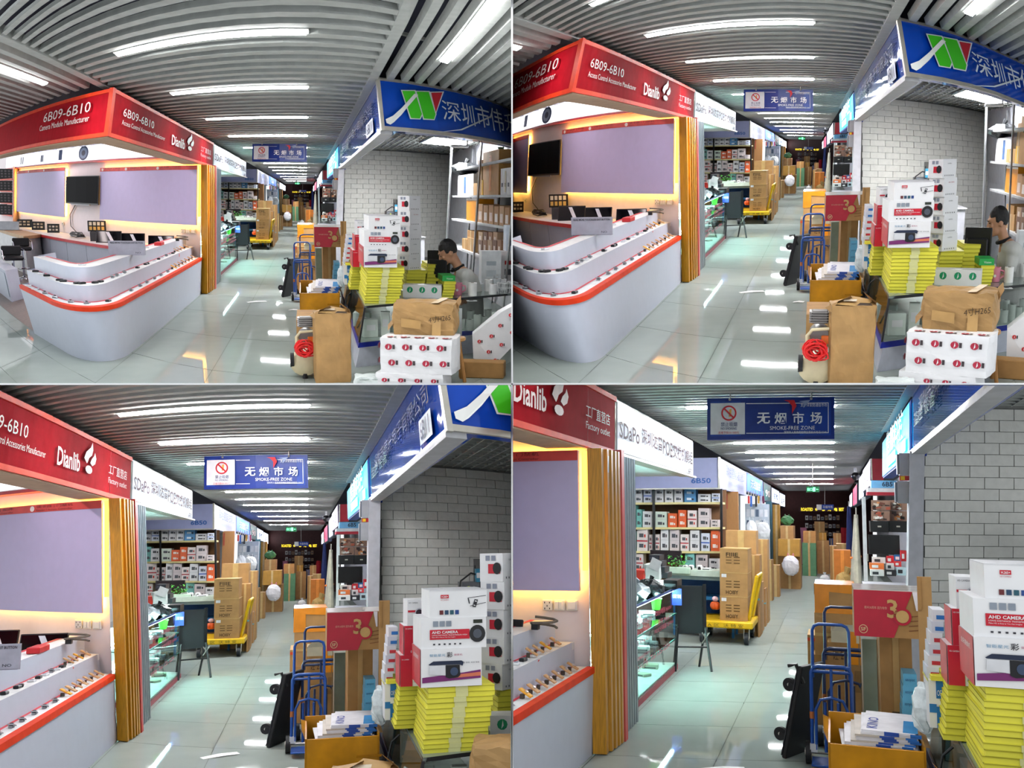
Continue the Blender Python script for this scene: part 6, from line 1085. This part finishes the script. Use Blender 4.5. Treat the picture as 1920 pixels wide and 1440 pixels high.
    s=T('wire_basket','white wire basket of rolls at the counter edge','basket',(2.40,2.58,-1.045),nat=True,h=.12)
    for i in range(10): a=i*.628; s.part('wire',G().tube([(.1*math.cos(a),.08*math.sin(a),0),(.12*math.cos(a),.1*math.sin(a),.12)],.004,5),M_WHITE)
    for zz,r in ((.0,.1),(.06,.11),(.12,.12)): s.part('ring_wire',G().tube([(r*math.cos(a*.4189),r*.82*math.sin(a*.4189),zz) for a in range(16)],.004,5),M_WHITE)
    for i,(x0,x1,y,z0,z1,c,lb) in enumerate(((2.32,2.60,3.15,-1.045,-.64,'DFE3E6','white foam box standing on the counter behind the rolls'),(2.66,2.88,3.0,-1.045,-.66,'E9E6E6','white printed box at the counter edge'),(2.68,2.86,3.05,-.66,-.34,'D9E4F0','white and blue box above the printed box'))):
        s=boxt('packing_box',lb,'box',x0,x1,y,.2,z0,z1,mat(c,.5),nat=True); s.fq('print',.25,.55,.75,.68,mat(('A9B4BC','C23A3A','2A5FA8')[i])); s.fq('print',.25,.2,.75,.4,mat(('C4CCD2','5A5A62','5A6A8A')[i]))
    s=boxt('note_pad','small white note with square print on the counter edge','paper',1.76,1.88,2.68,.08,-1.045,-1.04,M_WHITE,nat=True); s.part('print',G().box(-.03,.02,.0055,.02,.06,.0065),M_TEXT,s.body)
    # ---------- stools and bags before the counter
    W=mat('A8763E',.5,noise=.25,wood=True)
    for i,(x,y,lb) in enumerate(((1.64,2.20,'round wooden stool before the glass counter'),)):
        t=T('wooden_stool',lb,'stool',(x,y,-H),.3,nat=True,h=.5); t.part('seat',G().lathe([(.13,.51),(.145,.525),(.145,.55),(.135,.56)],n=22),mat('B98A50',.45,noise=.12),smooth=True)
        for a in range(4):
            an=a*1.571+.5; t.part('leg',G().tube([(.09*math.cos(an),.09*math.sin(an),.52),(.17*math.cos(an),.17*math.sin(an),0)],.02,8),W)
        for a in range(4):
            an=a*1.571+.5; bn=an+1.571; t.part('rung',G().tube([(.14*math.cos(an),.14*math.sin(an),.18),(.14*math.cos(bn),.14*math.sin(bn),.18)],.011,6),W)
    s=T('kraft_bag','crumpled brown paper bag beside the wooden stool','bag',(1.50,2.30,-H),nat=True,h=.4); s.part('body',rsurf(rnd,.16,.2,.36,5,.05,.012),M_KRAFT); s.part('flap',G().add([(-.08,-.1,.35),(.06,-.1,.36),(.1,0,.44),(-.02,.02,.4)],[(0,1,2,3)]),M_KRAFT)
    t=T('logo_bag','white bag with red swirl logos at the right edge','bag',(2.08,2.02,-1.62),nat=True,h=.65)
    g=G().add([(-.22,-.02,.3),(-.2,0,.02),(.05,-.03,-.05),(.35,0,.25),(.4,.02,.7),(.12,0,.55),(-.18,.2,.3),(-.15,.2,.05),(.1,.2,0),(.35,.2,.25),(.4,.2,.7),(.12,.2,.55)],[(0,1,2,5),(2,3,4,5),(6,11,8,7),(8,11,10,9),(0,5,11,6),(5,4,10,11),(0,6,7,1),(1,7,8,2),(2,8,9,3),(3,9,10,4)]); t.body=t.part('body',g,M_BWHITE)
    logo_marks(t,[((x,-.035,z),(1,0,0),(0,.0,1)) for x,z in ((-.14,.22),(-.03,.1),(.0,.28),(.1,.4),(.12,.18),(.22,.52),(.24,.32),(.31,.58),(.05,.0),(.3,.4))],.022,'C8282E')
    s=T('carton_sheet','brown cardboard sheet under the logo bag','cardboard',(1.95,2.0,-H),-.3,nat=True,h=.2,solo=True); s.part('carton_sheet',G().cbox(-.2,-.03,0,.3,.2,.22,.01),M_CARD2)
    # ---------- the man at the counter
    if k not in (1,2): return
    hx,hz,tilt=((1.80,-.615,.55) if k==1 else (1.945,-.535,.22)); y0=3.2
    t=T('person','man in pale polo shirt with black collar, head bent over the counter','person',(hx,y0,-1.45),nat=True,h=1.0)
    Hc=Vector((0,0,hz+1.45)); SK=mat('B98A6C',.5,noise=.06); rt=lambda g: g.rot(-tilt,'y',Hc)
    def hp(x,y,z):                       # a point of the head, face towards -x
        g=G().add([Hc+Vector((x,y,z))],[]); rt(g); return g.v[0]
    nb=Vector((.125,0,Hc.z-.185)) if k==1 else Vector((.085,0,Hc.z-.19))    # neck base
    head=G().ball(Hc+Vector((.012,0,.02)),(.115,.085,.125),20,14); head.ball(Hc+Vector((-.035,0,-.055)),(.07,.062,.085),16,10); head.ball(Hc+Vector((-.075,0,-.11)),(.032,.035,.03),12,8)
    head.ball(Hc+Vector((-.10,0,.035)),(.02,.05,.02),10,8); head.cyl(Hc+Vector((-.10,0,.025)),Hc+Vector((-.128,0,-.032)),.012,.019,8); head.ball(Hc+Vector((-.105,0,-.072)),(.018,.028,.014),10,8)
    for sy in (-1,1): head.ball(Hc+Vector((.02,sy*.086,-.02)),(.026,.012,.036),10,8); head.ball(Hc+Vector((-.085,sy*.04,-.02)),(.02,.024,.02),8,6)
    rt(head)
    cx=nb.x+.10; sh=nb.z-.075
    body=G().join(head); body.tube([hp(.03,0,-.07),nb+Vector((0,0,.03)),nb+Vector((.04,0,-.06))],[.058,.06,.08],12)
    tor=G().tube([nb+Vector((.03,0,-.03)),Vector((cx,0,sh-.08)),Vector((cx+.05,0,sh-.25)),Vector((cx+.07,0,sh-.42)),Vector((cx+.07,0,.02))],[.09,.155,.165,.16,.165],16)
    for sy in (-1,1):
        S=Vector((cx,sy*.18,sh-.02)); tor.ball(S,(.085,.08,.085),12,8); tor.tube([nb+Vector((.05,sy*.03,-.05)),S],[.085,.075],10)
    body.join(tor); arms=G(); sl=G(); hand_pts=[]
    for sy in (-1,1):
        S=Vector((cx,sy*.19,sh-.03)); E=Vector((cx-.06,sy*.25,sh-.32)); Wr=Vector((cx-.30,sy*.14,.44)); arms.tube([S,S.lerp(E,.5),E],[.065,.056,.045],10); arms.tube([E,E.lerp(Wr,.35),Wr],[.047,.045,.03],10)
        P=Wr+Vector((-.05,-sy*.01,-.005)); arms.ball(P,(.05,.035,.02),10,8)
        for f in range(4): b=P+Vector((-.035,(f-1.5)*.017,0)); l=(.055,.066,.06,.046)[f]; arms.tube([b,b+Vector((-l*.55,0,.006)),b+Vector((-l,0,-.018))],[.0095,.009,.007],6)
        arms.tube([P+Vector((.005,-sy*.03,0)),P+Vector((-.025,-sy*.055,-.004)),P+Vector((-.05,-sy*.05,-.012))],[.011,.010,.008],6)
        sl.tube([S+Vector((0,-sy*.03,.02)),S.lerp(E,.35),S.lerp(E,.68)],[.082,.074,.07],12)
    body.join(arms); b=t.part('body',smooth_union(body,.0085,4),SK,smooth=True)
    shirt=G().tube([nb+Vector((.035,0,-.06)),Vector((cx,0,sh-.08)),Vector((cx+.05,0,sh-.25)),Vector((cx+.07,0,sh-.42)),Vector((cx+.07,0,.01))],[.10,.172,.182,.178,.182],18)
    for sy in (-1,1):
        S=Vector((cx,sy*.18,sh-.02)); shirt.ball(S,(.1,.094,.098),12,8); shirt.tube([nb+Vector((.05,sy*.03,-.07)),S],[.095,.088],10)
    shirt.join(sl); t.part('polo_shirt',smooth_union(shirt,.011,5),mat('BFC0BC',.8,noise=.05),smooth=True)
    d=(nb-hp(.03,0,-.07)).normalized(); a_=d.orthogonal().normalized(); b_=d.cross(a_); col=[]
    t.part('collar',G().tube([nb+d*(.0)+(a_*math.cos(i*.3927)+b_*math.sin(i*.3927))*.078 for i in range(17)],.02,8),mat('141416',.8),smooth=True)
    hair=G().ball(Hc+Vector((.022,0,.035)),(.118,.093,.122),24,16)
    keep=[i for i,v in enumerate(hair.v) if True]; hv=[v-Hc for v in hair.v]
    fs=[f for f in hair.f if all((hv[i].z>.055 if hv[i].x<-.045 else (hv[i].z>-.02-.0*hv[i].x if hv[i].x<.03 else hv[i].z>-.085)) for i in f)]; hair.f=fs; rt(hair); hair.jitter(.003,rnd); t.part('hair',hair,mat('141212',.6,noise=.3,scale=60))
    for sy in (-1,1):
        t.part('eye',G().ball(hp(-.103,sy*.038,.008),(.010,.014,.006),8,6),mat('1A1412',.2),b); t.part('eyebrow',G().tube([hp(-.118,sy*.018,.032),hp(-.110,sy*.052,.034)],.005,5),mat('171310'),b)
    t.part('lips',G().tube([hp(-.118,-.022,-.073),hp(-.124,0,-.072),hp(-.118,.022,-.073)],.006,5),mat('8A5048',.5),b)
    boxt('chair_back','grey chair back behind the seated man','chair',hx+.32,hx+.62,3.55,.05,-1.55,-.98,mat('3A3C42',.6),nat=True).part('post',G().cyl((0,.03,-.25),(0,.03,.0),.025,n=8),M_BLACK)
BUILDERS.append(stall_inside)
# ------------------------------------------------------------------ build the four rooms
BUILD=(1,2,3,4)
for _k in BUILD:
    ROOM=Room(_k); build_setting(_k)
    for _f in BUILDERS: _f(_k)

# ------------------------------------------------------------------ partitions between the four rooms, and trimming at them
_gap=0.008
def partition(name,label,g):
    o=mesh_obj(name,[v+EYE for v in g.v],g.f,mat('F4F5F5',0.6,noise=0)); o['kind']='structure'; o['label']=label
partition('wall_divider','thin white upright partition between the left and right rooms',G().box(-.005,6.5,-60,.005,130,60))
partition('wall_divider','thin white level partition between the upper and lower rooms',G().box(-90,6.5,-.005,90,130,.005))
def trim_rooms():
    dead=set(); uses={}
    for o,M,R,t in ALL:
        k=R.k; sx=-1 if k in (1,3) else 1; sz=1 if k in (1,2) else -1
        vs=[M@v.co-EYE for v in o.data.vertices]
        px=[(960+FPX*v.x/max(v.y,.3),720-FPX*v.z/max(v.y,.3)) for v in vs]
        q=(0,0,960,720); ox=0 if k in (1,3) else 960; oy=0 if k in (1,2) else 720
        mg=70
        if max(p[0] for p in px)<ox-mg or min(p[0] for p in px)>ox+960+mg or max(p[1] for p in px)<oy-mg or min(p[1] for p in px)>oy+720+mg:
            dead.add(o); continue
        ax=[sx*v.x-_gap for v in vs]; azz=[sz*v.z-_gap for v in vs]
        if max(ax)<=0 or max(azz)<=0: dead.add(o); continue
        if min(ax)>=0 and min(azz)>=0: continue
        bm=bmesh.new(); bm.from_mesh(o.data); Mi=M.inverted(); Ri=Mi.to_3x3()
        for need,co,no in ((min(ax)<0,EYE+Vector((sx*_gap,0,0)),Vector((sx,0,0))),(min(azz)<0,EYE+Vector((0,0,sz*_gap)),Vector((0,0,sz)))):
            if need: bmesh.ops.bisect_plane(bm,geom=bm.verts[:]+bm.edges[:]+bm.faces[:],plane_co=Mi@co,plane_no=(Ri@no).normalized(),clear_inner=True)
        if not bm.faces: dead.add(o)
        else:
            if o.data.users>1: o.data=o.data.copy()
            bm.to_mesh(o.data)
        bm.free()
    alive=[o for o,_,_,_ in ALL if o not in dead]; keep=set(alive)
    for o in alive:                     # a part that lost its parent part hangs on the thing itself
        p=o.parent
        while p is not None and p in dead: p=p.parent
        if o.parent is not None and p is not o.parent: o.parent=p
    roots={}
    for o,_,_,t in ALL:
        if o not in dead: roots[t]=roots.get(t,0)+1
    kids={o.parent for o in alive if o.parent is not None}; drop=[]
    for o in dead:
        if o.parent is None and o in kids: continue      # never drop a root that still carries parts
        drop.append(o)
    drop+=[o for o in bpy.data.objects if o.type=='EMPTY' and o not in kids]
    bpy.data.batch_remove(drop); bpy.data.scenes.remove(_SHOP)
trim_rooms()
